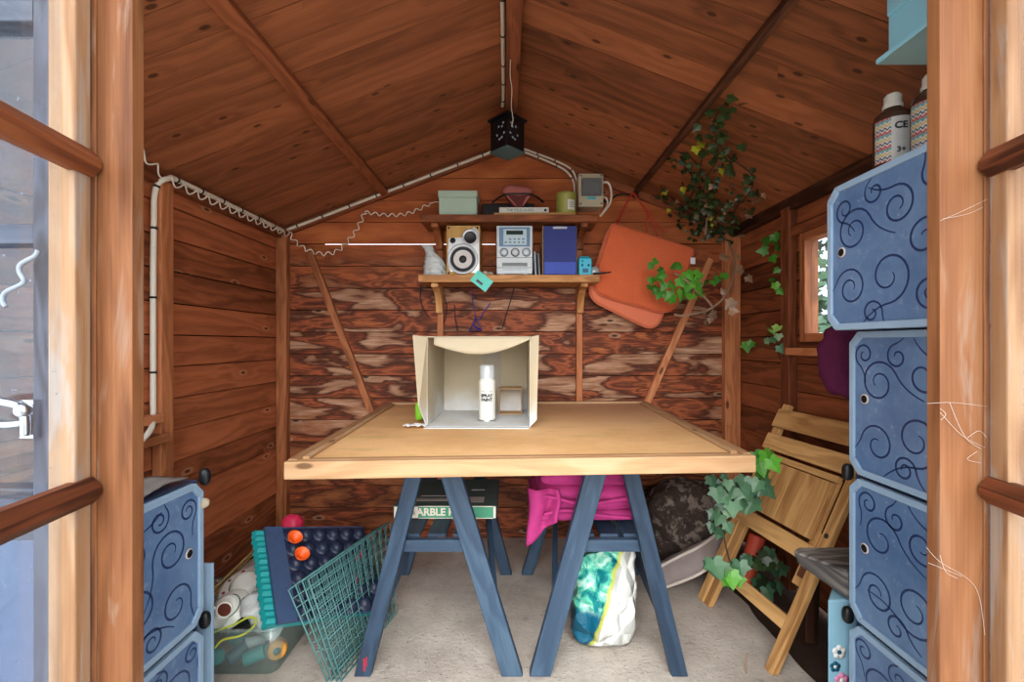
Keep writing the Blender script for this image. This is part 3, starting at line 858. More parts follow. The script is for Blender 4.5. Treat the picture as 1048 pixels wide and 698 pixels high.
M['trestle'] = wood('blue_painted_timber', rgb(33, 47, 64), rgb(53, 72, 93), rgb(77, 99, 118), 0.6, 0.06, contrast=0.5, rough=0.5, weather=(rgb(129, 144, 154), 0.68, 0.5))
def trestle(label, fl, fr, rl, rr, apex_f, apex_r, split):
    """A-shaped ends at front and rear; fl.. are feet, apex_* the top of each A"""
    r = thing('trestle', label, 'trestle', ((fl[0] + fr[0]) / 2, (fl[1] + rl[1]) / 2, 0), 'blue painted trestles')
    def leg(foot, top, w, t):
        f = V(foot); tp = V(top); d = (tp - f).normalized()
        b = MB()
        # foot cut level with the floor
        s = V((1, 0, 0)); hw = w / 2 / abs(d.z) ; y0 = f.y - t / 2
        pts = [V((f.x - hw, y0, 0.001)), V((f.x + hw, y0, 0.001)), V((tp.x + hw, tp.y - t / 2, tp.z)), V((tp.x - hw, tp.y - t / 2, tp.z))]
        b.prism(pts, (0, t, 0), d)
        return b.build('leg', M['trestle'], r, bevel=0.003)
    g = split
    leg(fl, (apex_f[0] - g, apex_f[1], 0.696), 0.064 if fl[0] > 0 else 0.05, 0.032)
    leg(fr, (apex_f[0] + g, apex_f[1], 0.696), 0.064 if fl[0] < 0 else 0.05, 0.032)
    leg(rl, (apex_r[0] - g, apex_r[1], 0.696), 0.05, 0.032)
    leg(rr, (apex_r[0] + g, apex_r[1], 0.696), 0.05, 0.032)
    b = MB(); b.box(apex_f[0] - 0.022, apex_f[0] + 0.022, apex_f[1] + 0.0165, apex_r[1] - 0.0165, 0.63, 0.697, (0, 1, 0)); b.build('top_rail', M['trestle'], r, bevel=0.003)
    zs = 0.395
    def at(foot, ap, sgn):
        k = zs / 0.696; return foot[0] + (ap[0] + sgn * g - foot[0]) * k
    for foot_l, foot_r, ap, yo in ((fl, fr, apex_f, 0.0165), (rl, rr, apex_r, -0.0165)):
        y = foot_l[1] + (ap[1] - foot_l[1]) * 0.57 + yo
        x0 = at(foot_l, ap, -1) - 0.02; x1 = at(foot_r, ap, 1) + 0.02
        b = MB(); b.box(x0, x1, min(y, y + math.copysign(0.022, yo)), max(y, y + math.copysign(0.022, yo)), zs - 0.02, zs + 0.018, (1, 0, 0)); b.build('crossbar', M['trestle'], r, bevel=0.002)
    xl = at(fl, apex_f, -1) + 0.02; xr = at(fr, apex_f, 1) - 0.02
    yf = fl[1] + 0.045; yr = rl[1] - 0.045
    for k, xx in enumerate((xl + 0.02, (xl + xr) / 2, xr - 0.02)):
        b = MB(); b.box(xx - 0.03, xx + 0.03, yf, yr, zs + 0.0185, zs + 0.030, (0, 1, 0)); b.build('shelf_slat', M['trestle'], r, bevel=0.002)
    for sx, foot in ((-1, fl), (1, fr)):
        # sloping board joining the upper rear leg to the lower front leg
        def legx(z): return foot[0] + (apex_f[0] + sx * g - foot[0]) * z / 0.696
        b = MB(); b.beam((legx(0.17) - sx * 0.0, foot[1] + 0.0175, 0.17), (legx(0.375), rl[1] - 0.022, 0.375), 0.055, 0.02, (0, 0, 1)); b.build('side_brace', M['trestle'], r, bevel=0.002)
    if fl[0] < 0:
        b = MB(); b.box(fl[0] + 0.004, fl[0] + 0.010, fl[1] - 0.0166, fl[1] - 0.0160, 0.02, 0.06); b.box(fl[0] + 0.012, fl[0] + 0.016, fl[1] - 0.0166, fl[1] - 0.0160, 0.035, 0.065); b.build('red_paint_mark', plain('red_paint', rgb(170, 40, 60), 0.5), r)
    return r
trestle('blue painted trestle under the left half of table, boxed game on its shelf', (-0.477, 1.445, 0), (-0.005, 1.445, 0), (-0.50, 2.07, 0), (-0.035, 2.07, 0), (-0.262, 1.46), (-0.262, 2.06), 0.040)
trestle('blue painted trestle under the right half of table, pink blanket on its shelf', (0.082, 1.445, 0), (0.522, 1.445, 0), (0.06, 2.07, 0), (0.54, 2.07, 0), (0.318, 1.46), (0.312, 2.06), 0.040)

# boxed game on the left trestle
ZS = 0.4265
M['game_top'] = plain('dark_green_card', rgb(70, 92, 92), 0.5, var=0.12, scale=18)
M['game_green'] = plain('green_card', rgb(72, 150, 118), 0.5)
M['cream'] = plain('cream_card', rgb(226, 220, 202), 0.6)
M['grey_print'] = plain('grey_print', rgb(172, 168, 170), 0.6)
gm = thing('game_box', 'green boxed marble run game lying on left trestle shelf', 'board game', (-0.245, 1.77, ZS))
gx0, gx1, gy0, gy1 = -0.428, -0.062, 1.615, 1.93; gz1 = ZS + 0.046
b = MB(); b.box(gx0, gx1, gy0, gy1, ZS, gz1); b.build('box_lid', M['game_top'], gm, bevel=0.002)
b = MB(); b.box(gx0 + 0.09, gx1 - 0.012, gy0 - 0.0012, gy0 - 0.0002, ZS + 0.004, gz1 - 0.004); b.build('side_label', M['game_green'], gm)
b = MB()
for (a0, a1, c0, c1) in ((gx0 + 0.003, gx0 + 0.088, ZS + 0.003, gz1 - 0.003), (gx1 - 0.011, gx1 - 0.003, ZS + 0.003, gz1 - 0.003), (gx0 + 0.09, gx1 - 0.012, gz1 - 0.0035, gz1 - 0.0008), (gx0 + 0.09, gx1 - 0.012, ZS + 0.001, ZS + 0.0035)):
    b.box(a0, a1, gy0 - 0.0012, gy0 - 0.0002, c0, c1)
b.build('side_border', M['cream'], gm)
text_mesh('side_lettering', 'MARBLE RUN', 0.036, ((-0.265), gy0 - 0.0018, ZS + 0.0235), (1, 0, 0), (0, 0, 1), M['cream'], gm, bold=0.0012)
for q_ in ((-0.18, -0.11, 0.035, 0.09), (-0.165, -0.115, 0.17, 0.18), (-0.37, -0.24, 0.05, 0.075), (-0.35, -0.25, 0.1, 0.108)):
    b = MB(); b.box(q_[0], q_[1], gy0 + q_[2], gy0 + q_[3], gz1 + 0.0002, gz1 + 0.0012); b.build('lid_print', M['grey_print'], gm)

# folded pink blanket
M['pink'] = plain('pink_fleece', rgb(166, 54, 114), 0.95, 0.1, var=0.2, scale=40, bump=0.4, bscale=120)
def folded_blanket():
    r = thing('blanket', 'bright pink fleece blanket folded on the right trestle shelf', 'blanket', (0.27, 1.75, ZS))
    b = MB()
    x0, x1 = 0.062, 0.415; y0, y1 = 1.53, 1.93
    layers = [(0.0, 0.040), (0.030, 0.082), (0.070, 0.128), (0.110, 0.175)]
    n = 26; m = 22
    for li, (za, zb) in enumerate(layers):
        zc = (za + zb) / 2 + ZS + 0.018; hz = (zb - za) / 2 + 0.004
        ins = 0.008 * (li % 2)
        vs = []; fs = []
        for i in range(m + 1):
            u = i / m; y = y0 + ins + (y1 - y0) * u
            edge = 1.0
            for k in range(n):
                a = 2 * PI * k / n
                cx, cz = math.cos(a), math.sin(a)
                px = (x0 + x1) / 2 + math.copysign(abs(cx) ** 0.35, cx) * ((x1 - x0) / 2 - 0.01 * li)
                e = (abs(2 * u - 1)) ** 6
                pz = zc + math.copysign(abs(cz) ** 0.6, cz) * hz * (1 - 0.55 * e)
                q = V((px * 7, y * 7, li * 3.1))
                px += 0.008 * mnoise.noise(q * 1.6); pz += 0.007 * mnoise.noise(q * 2.0)
                yy = y + 0.012 * mnoise.noise(q * 1.4 + V((5, 0, 0)))
                vs.append((px, yy, pz))
        for i in range(m):
            for k in range(n):
                l = (k + 1) % n; fs.append([i * n + k, i * n + l, (i + 1) * n + l, (i + 1) * n + k])
        fs.append(list(range(n - 1, -1, -1))); fs.append([m * n + k for k in range(n)])
        b.add(vs, fs, (1, 0, 0), smooth=True)
    b.build('folded_body', M['pink'], r)
    # corner hanging over the left
    b = MB(); vs = []; fs = []
    for i in range(15):
        for j in range(12):
            u = i / 14; v = j / 11
            x = 0.05 + 0.10 * u; y = 1.535 - 0.012 * math.sin(u * 7) + 0.10 * (1 - u) * 0.3
            z = ZS + 0.135 - v * (0.20 - 0.10 * u)
            vs.append((x + 0.006 * math.sin(v * 5), y - 0.02 - 0.012 * math.sin(v * 3 + u * 5), z))
    for i in range(14):
        for j in range(11):
            k = i * 12 + j; fs.append([k, k + 12, k + 13, k + 1])
    b.add(vs, fs, (1, 0, 0), smooth=True); b.build('hanging_corner', M['pink'], r, solid=0.008)
    b = MB()
    for li, zz in enumerate((0.052, 0.10)):
        pts = [V((0.10 + 0.29 * t, 1.515 + 0.008 * math.sin(t * 9 + li), ZS + zz + 0.012 * math.sin(t * 5 + li * 2))) for t in [k / 20 for k in range(21)]]
        b.tube(pts, 0.006, 8)
    b.build('hem', M['pink'], r)
folded_blanket()

# carrier bag standing on the floor inside the right trestle
def bag_mat():
    t = NT('printed_bag'); oc = t.N('ShaderNodeTexCoord').outputs['Object']
    sx = t.N('ShaderNodeSeparateXYZ'); t.L(oc, sx.inputs[0])
    n = t.noise(oc, 9, 4, 0.6); n2 = t.noise(oc, 22, 4, 0.6, 1.0)
    k = t.math('ADD', t.math('ADD', sx.outputs[0], t.math('MULTIPLY', sx.outputs[2], -0.33)), t.math('MULTIPLY', t.math('SUBTRACT', n, 0.5), 0.06))
    left = t.smooth(k, 0.262, 0.256)
    art = t.ramp(n2, [(0.3, rgb(8, 70, 90)), (0.42, rgb(20, 130, 130)), (0.52, rgb(90, 190, 160)), (0.64, rgb(190, 226, 214))])
    low = t.smooth(sx.outputs[2], 0.16, 0.12)
    art = t.mix(low, art, rgb(6, 84, 110))
    white = t.mix(n, rgb(186, 190, 186), rgb(216, 217, 212))
    edge = t.math('MULTIPLY', t.smooth(k, 0.248, 0.256), t.smooth(k, 0.272, 0.262))
    col = t.mix(left, white, art)
    col = t.mix(t.math('MULTIPLY', edge, 0.8), col, rgb(190, 196, 60))
    cr = t.N('ShaderNodeTexVoronoi', feature='DISTANCE_TO_EDGE'); cr.inputs['Scale'].default_value = 17; t.L(t.mapv(oc, (1, 1, 0.6)), cr.inputs['Vector'])
    t.bsdf(col, 0.35, 0.4, t.math('MULTIPLY', cr.outputs['Distance'], 1.0), 1.0, 0.05); return t.m
M['bag'] = bag_mat()
def carrier_bag():
    r = thing('carrier_bag', 'crumpled white and teal printed carrier bag standing on the floor under table', 'bag', (0.31, 1.60, 0))
    n = 60; m = 40; vs = []; fs = []
    prof = [(0.0, 0.085, 0.03), (0.02, 0.112, 0.06), (0.06, 0.120, 0.075), (0.14, 0.118, 0.07), (0.22, 0.112, 0.05), (0.29, 0.108, 0.03), (0.335, 0.112, 0.016)]
    def ev(z):
        for (z0, a0, c0), (z1, a1, c1) in zip(prof, prof[1:]):
            if z <= z1:
                k = (z - z0) / (z1 - z0); return a0 + (a1 - a0) * k, c0 + (c1 - c0) * k
        return prof[-1][1:]
    for i in range(m + 1):
        z = 0.335 * i / m; rx, ry = ev(z)
        cx = 0.302 + 0.035 * (1 - z / 0.335) * 0.3 + 0.02 * (z / 0.335)
        for k in range(n):
            a = 2 * PI * k / n; c, s = math.cos(a), math.sin(a)
            x = math.copysign(abs(c) ** 0.8, c) * rx; y = math.copysign(abs(s) ** 0.8, s) * ry
            q = V((x * 11, y * 11, z * 9))
            cr = abs(mnoise.noise(q * 1.3)) * 0.034 + abs(mnoise.noise(q * 2.9)) * 0.016
            f = min(1, z / 0.02)
            x *= 1 - cr * 4 * f; y *= 1 - cr * 5 * f
            zz = z + (0.02 * mnoise.noise(V((x * 14, y * 14, 3))) * (z / 0.335) ** 2) - (0.05 * max(0, -x / 0.11) * (z / 0.335) ** 3)
            vs.append((cx + x, 1.60 + y, 0.003 + max(0, zz)))
    for i in range(m):
        for k in range(n):
            l = (k + 1) % n; fs.append([i * n + k, i * n + l, (i + 1) * n + l, (i + 1) * n + k])
    fs.append(list(range(n - 1, -1, -1)))
    b = MB(); b.add(vs, fs, (1, 0, 0), smooth=True); body = b.build('bag_body', M['bag'], r)
    b = MB()
    for dx in (0.0, 0.05):
        b.tube(spline([(0.28 + dx, 1.585, 0.33), (0.29 + dx, 1.58, 0.345), (0.33 + dx, 1.59, 0.33), (0.36 + dx, 1.60, 0.30)]), 0.006, 6)
    b.build('bag_handle', M['navy'], r)
carrier_bag()

# ------------------------------------------------------------------ on the table
def card_mat():
    t = NT('cardboard'); oc = t.N('ShaderNodeTexCoord').outputs['Object']
    n = t.noise(oc, 6, 4); n2 = t.noise(oc, 30, 4)
    sx = t.N('ShaderNodeSeparateXYZ'); t.L(oc, sx.inputs[0])
    col = t.mix(n, rgb(172, 158, 132), rgb(190, 178, 154))
    dust = t.math('MULTIPLY', t.smooth(t.math('ADD', sx.outputs[2], t.math('MULTIPLY', n, 0.25)), 1.0, 0.84), 0.85)
    col = t.mix(dust, col, t.mix(n2, rgb(196, 204, 210), rgb(226, 230, 234)))
    t.bsdf(col, 0.8, 0.1); return t.m
M['card'] = card_mat()
M['card_brown'] = plain('brown_card', rgb(184, 150, 112), 0.8, var=0.1, scale=12)
M['card_grey'] = plain('grey_tape', rgb(168, 160, 146), 0.6, var=0.1)
bx = thing('cardboard_box', 'pale open cardboard box on its side on table, spray can inside', 'box', (-0.13, 1.88, 0.737))
X0, X1, Y0, Y1, Z0, Z1 = -0.325, 0.062, 1.69, 2.10, 0.7365, 1.075; t_ = 0.004
b = MB(); b.box(X0, X1, Y0, Y1, Z0, Z0 + t_); b.build('bottom_panel', M['card'], bx)
b = MB(); b.box(X0, X1, Y0, Y1, Z1 - t_, Z1); b.build('top_panel', M['card'], bx)
b = MB(); b.box(X0, X0 + t_, Y0, Y1, Z0 + t_ + .0003, Z1 - t_ - .0003); b.build('side_panel', M['card'], bx)
b = MB(); b.box(X1 - t_, X1, Y0, Y1, Z0 + t_ + .0003, Z1 - t_ - .0003); b.build('side_panel', M['card'], bx)
b = MB(); b.box(X0 + t_, X1 - t_, Y1 - t_, Y1, Z0 + t_ + .0003, Z1 - t_ - .0003); bk = b.build('back_panel', M['card'], bx)
b = MB(); b.box(-0.145, -0.060, Y1 - t_ - 0.003, Y1 - t_ - 0.0005, Z0 + 0.006, Z1 - 0.006); b.build('tape_strip', M['card_grey'], bk)
# drooping front flap
b = MB(); vs = []; fs = []; n = 24
for i in range(n + 1):
    u = i / n; x = X0 + 0.03 + (X1 - X0 - 0.032) * u
    drop = 0.030 * (1 - u) + 0.010 * u + 0.044 * math.sin(PI * u)
    for j in range(6):
        v = j / 5
        vs.append((x, Y0 - 0.012 * math.sin(v * 1.6), Z1 - 0.002 - drop * v))
for i in range(n):
    for j in range(5):
        k = i * 6 + j; fs.append([k, k + 6, k + 7, k + 1])
b.add(vs, fs, (1, 0, 0), smooth=True); b.build('front_flap', M['card'], bx, solid=0.003)
# left flap folded out, right flap folded out, bottom flap on the table
b = MB(); b.prism([(X0 - 0.001, Y0 - 0.001, Z0 + 0.004), (X0 - 0.018, Y0 - 0.06, Z0 + 0.09), (X0 - 0.042, Y0 - 0.04, Z1 + 0.004), (X0 - 0.001, Y0 - 0.001, Z1 - 0.002)], (0.003, 0.001, 0), (0, 0, 1)); b.build('side_flap', M['card'], bx)
b = MB(); b.prism([(X1 + 0.001, Y0 - 0.001, Z0 + 0.006), (X1 + 0.022, Y0 - 0.01, Z0 + 0.03), (X1 + 0.030, Y0 - 0.02, Z1 + 0.004), (X1 + 0.001, Y0 - 0.001, Z1 - 0.002)], (-0.001, 0.003, 0), (0, 0, 1)); b.build('side_flap', M['card'], bx)
b = MB(); b.prism([(X0, Y0 - 0.001, Z0 + 0.0005), (X0 - 0.005, Y0 - 0.028, Z0 + 0.0005), (X1 - 0.01, Y0 - 0.035, Z0 + 0.0005), (X1, Y0 - 0.001, Z0 + 0.0005)], (0, 0, 0.003), (1, 0, 0)); b.build('bottom_flap', M['card'], bx)
b = MB(); b.box(X1 + 0.0002, X1 + 0.004, 1.80, 1.83, 0.93, 0.975); b.box(X1 + 0.0002, X1 + 0.004, 1.80, 1.83, 0.885, 0.92); b.build('side_print', M['navy'], bx)

# spray can
M['white_gloss'] = plain('white_gloss', rgb(212, 212, 204), 0.3, var=0.04)
M['clear_cap'] = clear_plastic('clear_cap', (0.9, 0.95, 0.98, 1), 0.35)
cz = Z0 + t_ + 0.001
cn = thing('spray_can', 'white aerosol spray can with clear cap standing in the cardboard box', 'spray can', (-0.106, 1.80, cz))
cc = (-0.106, 1.80, cz)
b = MB(); b.lathe([(0.0, 0), (0.031, 0.0), (0.033, 0.004), (0.0325, 0.010), (0.0325, 0.150), (0.033, 0.155), (0.030, 0.162), (0.024, 0.172), (0.014, 0.177), (0.0, 0.178)], cc, n=32); b.build('can_body', M['white_gloss'], cn)
b = MB(); b.lathe([(0.010, 0.178), (0.010, 0.19), (0.006, 0.197), (0.0, 0.198)], cc, n=16); b.build('nozzle', M['white_gloss'], cn)
b = MB(); b.lathe([(0.0285, 0.168), (0.0285, 0.215), (0.026, 0.222), (0.0, 0.223)], cc, n=28); b.build('clear_cap', M['clear_cap'], cn)
M['ink'] = plain('ink', rgb(36, 44, 54), 0.5)
M['grey_ink'] = plain('grey_ink', rgb(120, 128, 134), 0.5)
b = MB(); b.lathe([(0.0333, 0.003), (0.0338, 0.008), (0.0330, 0.009)], cc, n=32); b.build('base_rim', M['chrome'], cn)
def wrap_text(name, s, size, zz, mat, parent, c, rad, bold=0.0):
    o = text_mesh(name, s, size, (0, 0, 0), (1, 0, 0), (0, 1, 0), mat, None, ext=0.0002, bold=bold)
    me = o.data
    for v in me.vertices:
        a = v.co.x / rad; v.co = V((c[0] + (rad + v.co.z) * math.sin(a), c[1] - (rad + v.co.z) * math.cos(a), zz + v.co.y))
    o.parent = parent; o.matrix_parent_inverse = Matrix.Translation(-parent.location)
    return o
wrap_text('label_lettering', 'SPRAY', 0.0165, cz + 0.103, M['ink'], cn, cc, 0.0329, 0.0011)
wrap_text('label_lettering', 'PAINT', 0.0165, cz + 0.087, M['ink'], cn, cc, 0.0329, 0.0011)
wrap_text('label_lettering', 'MULTI USE', 0.009, cz + 0.120, M['grey_ink'], cn, cc, 0.0329)

# small carton lying open in the box
sc = thing('small_carton', 'small open brown carton on its side in the cardboard box', 'box', (-0.02, 2.0, cz))
a0, a1, c0, c1, e0, e1 = -0.066, 0.034, 1.965, 2.06, cz, cz + 0.112; q = 0.003
b = MB(); b.box(a0, a1, c0, c1, e0, e0 + q); b.box(a0, a1, c0, c1, e1 - q, e1); b.box(a0, a0 + q, c0, c1, e0 + q, e1 - q); b.box(a1 - q, a1, c0, c1, e0 + q, e1 - q)
b.build('carton_sides', M['card_brown'], sc)
b = MB(); b.box(a0 + q, a1 - q, c1 - q, c1, e0 + q, e1 - q); b.build('carton_back', M['card'], sc)

M['lime'] = plain('lime_plastic', rgb(120, 190, 40), 0.4)
M['paper'] = plain('white_paper', rgb(234, 236, 238), 0.7, var=0.05)
b = MB(); b.blob((-0.374, 1.80, 0.7455 + 0.035), (0.017, 0.014, 0.036), 0.004, 30, e=0.7, flat=0.745)
tag(b.build('plastic_clip', M['lime']), 'small lime green plastic piece left of the cardboard box', 'clip')
b = MB(); vs = []; fs = []
for i in range(15):
    for j in range(8):
        x = -0.405 + 0.085 * i / 14; y = 1.655 + 0.045 * j / 7 + 0.006 * math.sin(i * 1.3)
        vs.append((x, y, 0.7475 + 0.008 * abs(mnoise.noise(V((x * 60, y * 60, 0))))))
for i in range(14):
    for j in range(7):
        k = i * 8 + j; fs.append([k, k + 8, k + 9, k + 1])
b.add(vs, fs, smooth=True)
tag(b.build('paper_scrap', M['paper'], solid=0.0012), 'crumpled white paper scrap at front left foot of the cardboard box', 'paper')
# ------------------------------------------------------------------ shelves on the back wall
def shelf(nm, label, x0, x1, zt, th, mat, brackets, bh, deep=2.22):
    r = thing(nm, label, 'shelf', ((x0 + x1) / 2, 2.33, zt - th))
    b = MB(); b.box(x0, x1, deep, YB - 0.033, zt - th, zt, (1, 0, 0)); b.build('shelf_board', mat, r, bevel=0.003)
    for xb in brackets:
        b = MB(); w = 0.017
        pts = [(xb - w, 2.246, zt - th - .0005), (xb - w, 2.405, zt - th - .0005), (xb - w, 2.405, zt - th - bh), (xb - w, 2.385, zt - th - bh)]
        # shaped bracket: hollow curve from the front of the shelf to the wall
        cv = [V((xb - w, 2.246 + 0.139 * math.sin(k / 8 * PI / 2) , zt - th - 0.02 - (bh - 0.02) * (1 - math.cos(k / 8 * PI / 2)))) for k in range(9)]
        pts = [V((xb - w, 2.405, zt - th - bh)), V((xb - w, 2.405, zt - th - .0005)), V((xb - w, 2.246, zt - th - .0005))] + cv
        b.prism(pts, (2 * w, 0, 0), (0, 0, 1)); b.build('bracket', mat, r, bevel=0.002)
        b = MB(); b.box(xb - w, xb + w, 2.4055, 2.4175, zt - th - bh, zt - th - 0.0005, (0, 0, 1)); b.build('wall_batten', mat, r, bevel=0.002)
    return r
ZL, ZU = 1.383, 1.677
shelf('wall_shelf', 'lower pine wall shelf with shaped brackets carrying the stereo', -0.467, 0.419, ZL, 0.036, M['shelf'], (-0.392, 0.348), 0.14)
up = shelf('wall_shelf', 'upper brown wall shelf carrying the mint box and green candle', -0.458, 0.410, ZU, 0.034, M['shelf_dark'], (-0.392, 0.348), 0.10)

# loudspeakers
M['speaker_wood'] = wood('speaker_veneer', rgb(170, 128, 66), rgb(206, 166, 98), rgb(222, 186, 122), 0.4, 0.0, contrast=0.4)
M['silver'] = plain('silver_plastic', rgb(190, 194, 198), 0.3, metal=0.35, var=0.05)
M['cone'] = plain('white_cone', rgb(214, 210, 206), 0.6)
M['rubber'] = plain('dark_rubber', rgb(38, 40, 46), 0.5)
sp = thing('loudspeaker', 'wood veneer loudspeaker with bare white cone, left of the stereo', 'loudspeaker', (-0.251, 2.32, ZL))
sx0, sx1, sy = -0.334, -0.168, 2.25; sz1 = ZL + 0.248
b = MB(); b.box(sx0, sx1, sy, 2.41, ZL + 0.001, sz1, (0, 0, 1)); b.build('cabinet', M['speaker_wood'], sp, bevel=0.003)
b = MB(); b.prism([(sx0 + 0.02, sy - 0.003, ZL + 0.02), (sx1 - 0.004, sy - 0.003, ZL + 0.012), (sx1 - 0.004, sy - 0.003, sz1 - 0.03), (sx1 - 0.03, sy - 0.003, sz1 - 0.008), (sx1 - 0.09, sy - 0.003, sz1 - 0.06), (sx0 + 0.012, sy - 0.003, sz1 - 0.065), (sx0 + 0.006, sy - 0.003, ZL + 0.06)], (0, 0.0027, 0), (0, 0, 1)); b.build('baffle_plate', M['silver'], sp)
wc = (-0.252, sy - 0.003, ZL + 0.080); fy = (0, -1, 0)
b = MB(); b.lathe([(0.076, 0.0), (0.076, 0.006), (0.070, 0.009), (0.062, 0.006), (0.060, 0.002)], wc, fy, 36); wf = b.build('woofer_ring', M['silver'], sp)
b = MB(); b.lathe([(0.060, 0.002), (0.056, 0.0075), (0.050, 0.007), (0.046, 0.003)], wc, fy, 36); b.build('woofer_surround', M['rubber'], wf)
b = MB(); b.lathe([(0.046, 0.003), (0.034, 0.0015), (0.019, 0.0012)], wc, fy, 36); b.build('woofer_cone', M['cone'], wf)
b = MB(); b.lathe([(0.019, 0.0012), (0.017, 0.006), (0.008, 0.010), (0.0, 0.011)], wc, fy, 24); b.build('dust_cap', M['rubber'], wf)
pc = (-0.215, sy - 0.0035, ZL + 0.188)
b = MB(); b.lathe([(0.042, 0.0), (0.042, 0.004), (0.036, 0.006), (0.030, 0.003)], pc, fy, 32); pt = b.build('port_ring', M['silver'], sp)
b = MB(); b.lathe([(0.030, 0.003), (0.024, 0.0008), (0.0, 0.0006)], pc, fy, 32); b.build('port_hole', M['black'], pt)
tc_ = (-0.302, sy - 0.0035, ZL + 0.172)
b = MB(); b.lathe([(0.014, 0.0), (0.013, 0.004), (0.009, 0.003), (0.008, 0.006), (0.0, 0.008)], tc_, fy, 24); b.build('tweeter', M['rubber'], sp)
for dx, dz in ((0.012, 0.012), (0.154, 0.012), (0.012, 0.236), (0.154, 0.236)):
    b = MB(); b.lathe([(0.005, -0.001), (0.005, 0.002), (0.0, 0.0025)], (sx0 + dx, sy - 0.0005, ZL + dz), fy, 12); b.build('grille_socket', M['black'], sp)
M['blue_cloth'] = plain('blue_grille_cloth', rgb(56, 66, 132), 0.8, var=0.12, scale=8)
M['blue_cloth_low'] = plain('lighter_blue_strip', rgb(70, 92, 186), 0.7)
s2 = thing('loudspeaker', 'loudspeaker with blue cloth grille, right of the stereo', 'loudspeaker', (0.228, 2.32, ZL))
b = MB(); b.box(0.142, 0.313, 2.258, 2.41, ZL + 0.001, sz1, (0, 0, 1)); b.build('cabinet', M['speaker_wood'], s2, bevel=0.003)
b = MB(); b.box(0.145, 0.310, 2.246, 2.2575, ZL + 0.004, sz1 - 0.003); b.build('grille', M['blue_cloth'], s2, bevel=0.004)
b = MB(); b.box(0.150, 0.305, 2.2445, 2.2457, ZL + 0.006, ZL + 0.066); b.build('grille_patch', M['blue_cloth_low'], s2)
b = MB(); b.box(0.192, 0.262, 2.2440, 2.2457, sz1 - 0.018, sz1 - 0.008); b.build('badge', M['silver'], s2)

# stereo
M['stereo'] = plain('pale_silver', rgb(206, 214, 218), 0.35, var=0.05)
M['stereo_blue'] = plain('blue_fascia', rgb(96, 134, 168), 0.35)
M['stereo_light'] = plain('pale_fascia', rgb(186, 206, 214), 0.35)
M['lcd'] = plain('display', rgb(30, 48, 46), 0.2)
st = thing('stereo', 'silver micro stereo with blue fascia and three dials on lower shelf', 'stereo', (0.004, 2.32, ZL))
tx0, tx1, ty = -0.086, 0.092, 2.25; tz = ZL + 0.008; tz1 = ZL + 0.247
for xx in (tx0 + 0.03, tx1 - 0.035):
    b = MB(); b.lathe([(0.017, 0), (0.017, 0.0078)], (xx, ty + 0.02, ZL + 0.0002), n=16); b.build('foot', M['cone'], st)
b = MB(); b.box(tx0, tx1, ty, 2.40, tz, tz1); b.build('case', M['stereo'], st, bevel=0.004)
b = MB(); b.box(tx0 + 0.013, tx1 - 0.013, ty - 0.003, ty - 0.0002, tz + 0.135, tz1 - 0.009); fa = b.build('fascia', M['stereo_blue'], st, bevel=0.001)
b = MB(); b.box(tx0 + 0.034, tx1 - 0.030, ty - 0.0045, ty - 0.0032, tz + 0.143, tz1 - 0.018); b.build('fascia_panel', M['stereo_light'], fa)
b = MB(); b.box(tx0 + 0.048, tx1 - 0.047, ty - 0.006, ty - 0.0047, tz + 0.193, tz + 0.213); b.build('display', M['lcd'], st)
for i in range(5):
    for j in range(2):
        if j == 1 and i in (0,): continue
        b = MB(); xx = tx0 + 0.046 + 0.0215 * i; zz = tz + 0.155 + 0.016 * j
        b.box(xx - 0.006, xx + 0.006, ty - 0.0058, ty - 0.0047, zz - 0.004, zz + 0.004); b.build('button', M['stereo_blue'], st, bevel=0.001)
for i, xx in enumerate((tx0 + 0.037, tx0 + 0.092, tx0 + 0.147)):
    b = MB(); b.lathe([(0.021, 0.0), (0.021, 0.006), (0.018, 0.008)], (xx, ty - 0.0002, tz + 0.106), fy, 28); dl = b.build('dial_ring', M['rubber'] if i == 1 else M['stereo_blue'], st)
    b = MB(); b.lathe([(0.0165, 0.006), (0.0165, 0.011), (0.012, 0.014), (0.0, 0.0145)], (xx, ty - 0.0002, tz + 0.106), fy, 28); b.build('dial_knob', M['stereo'], dl)
b = MB(); b.box(tx0, tx1, ty - 0.0012, ty - 0.0002, tz + 0.080, tz + 0.082); b.box(tx0, tx1, ty - 0.0012, ty - 0.0002, tz + 0.030, tz + 0.032); b.build('panel_gap', M['rubber'], st)
b = MB(); b.box(tx0 + 0.028, tx1 - 0.026, ty - 0.002, ty - 0.0002, tz + 0.038, tz + 0.055); b.build('disc_slot', M['lcd'], st)
b = MB(); b.box(tx0 + 0.030, tx1 - 0.028, ty - 0.004, ty - 0.0002, tz + 0.018, tz + 0.026); b.build('drawer_trim', M['stereo_light'], st, bevel=0.001)
b = MB(); b.prism([(0.0 - 0.006, ty - 0.0015, tz + 0.006), (0.006, ty - 0.0015, tz + 0.006), (0, ty - 0.0015, tz + 0.015)], (0, 0.0012, 0)); b.build('eject_mark', M['white_gloss'], st)

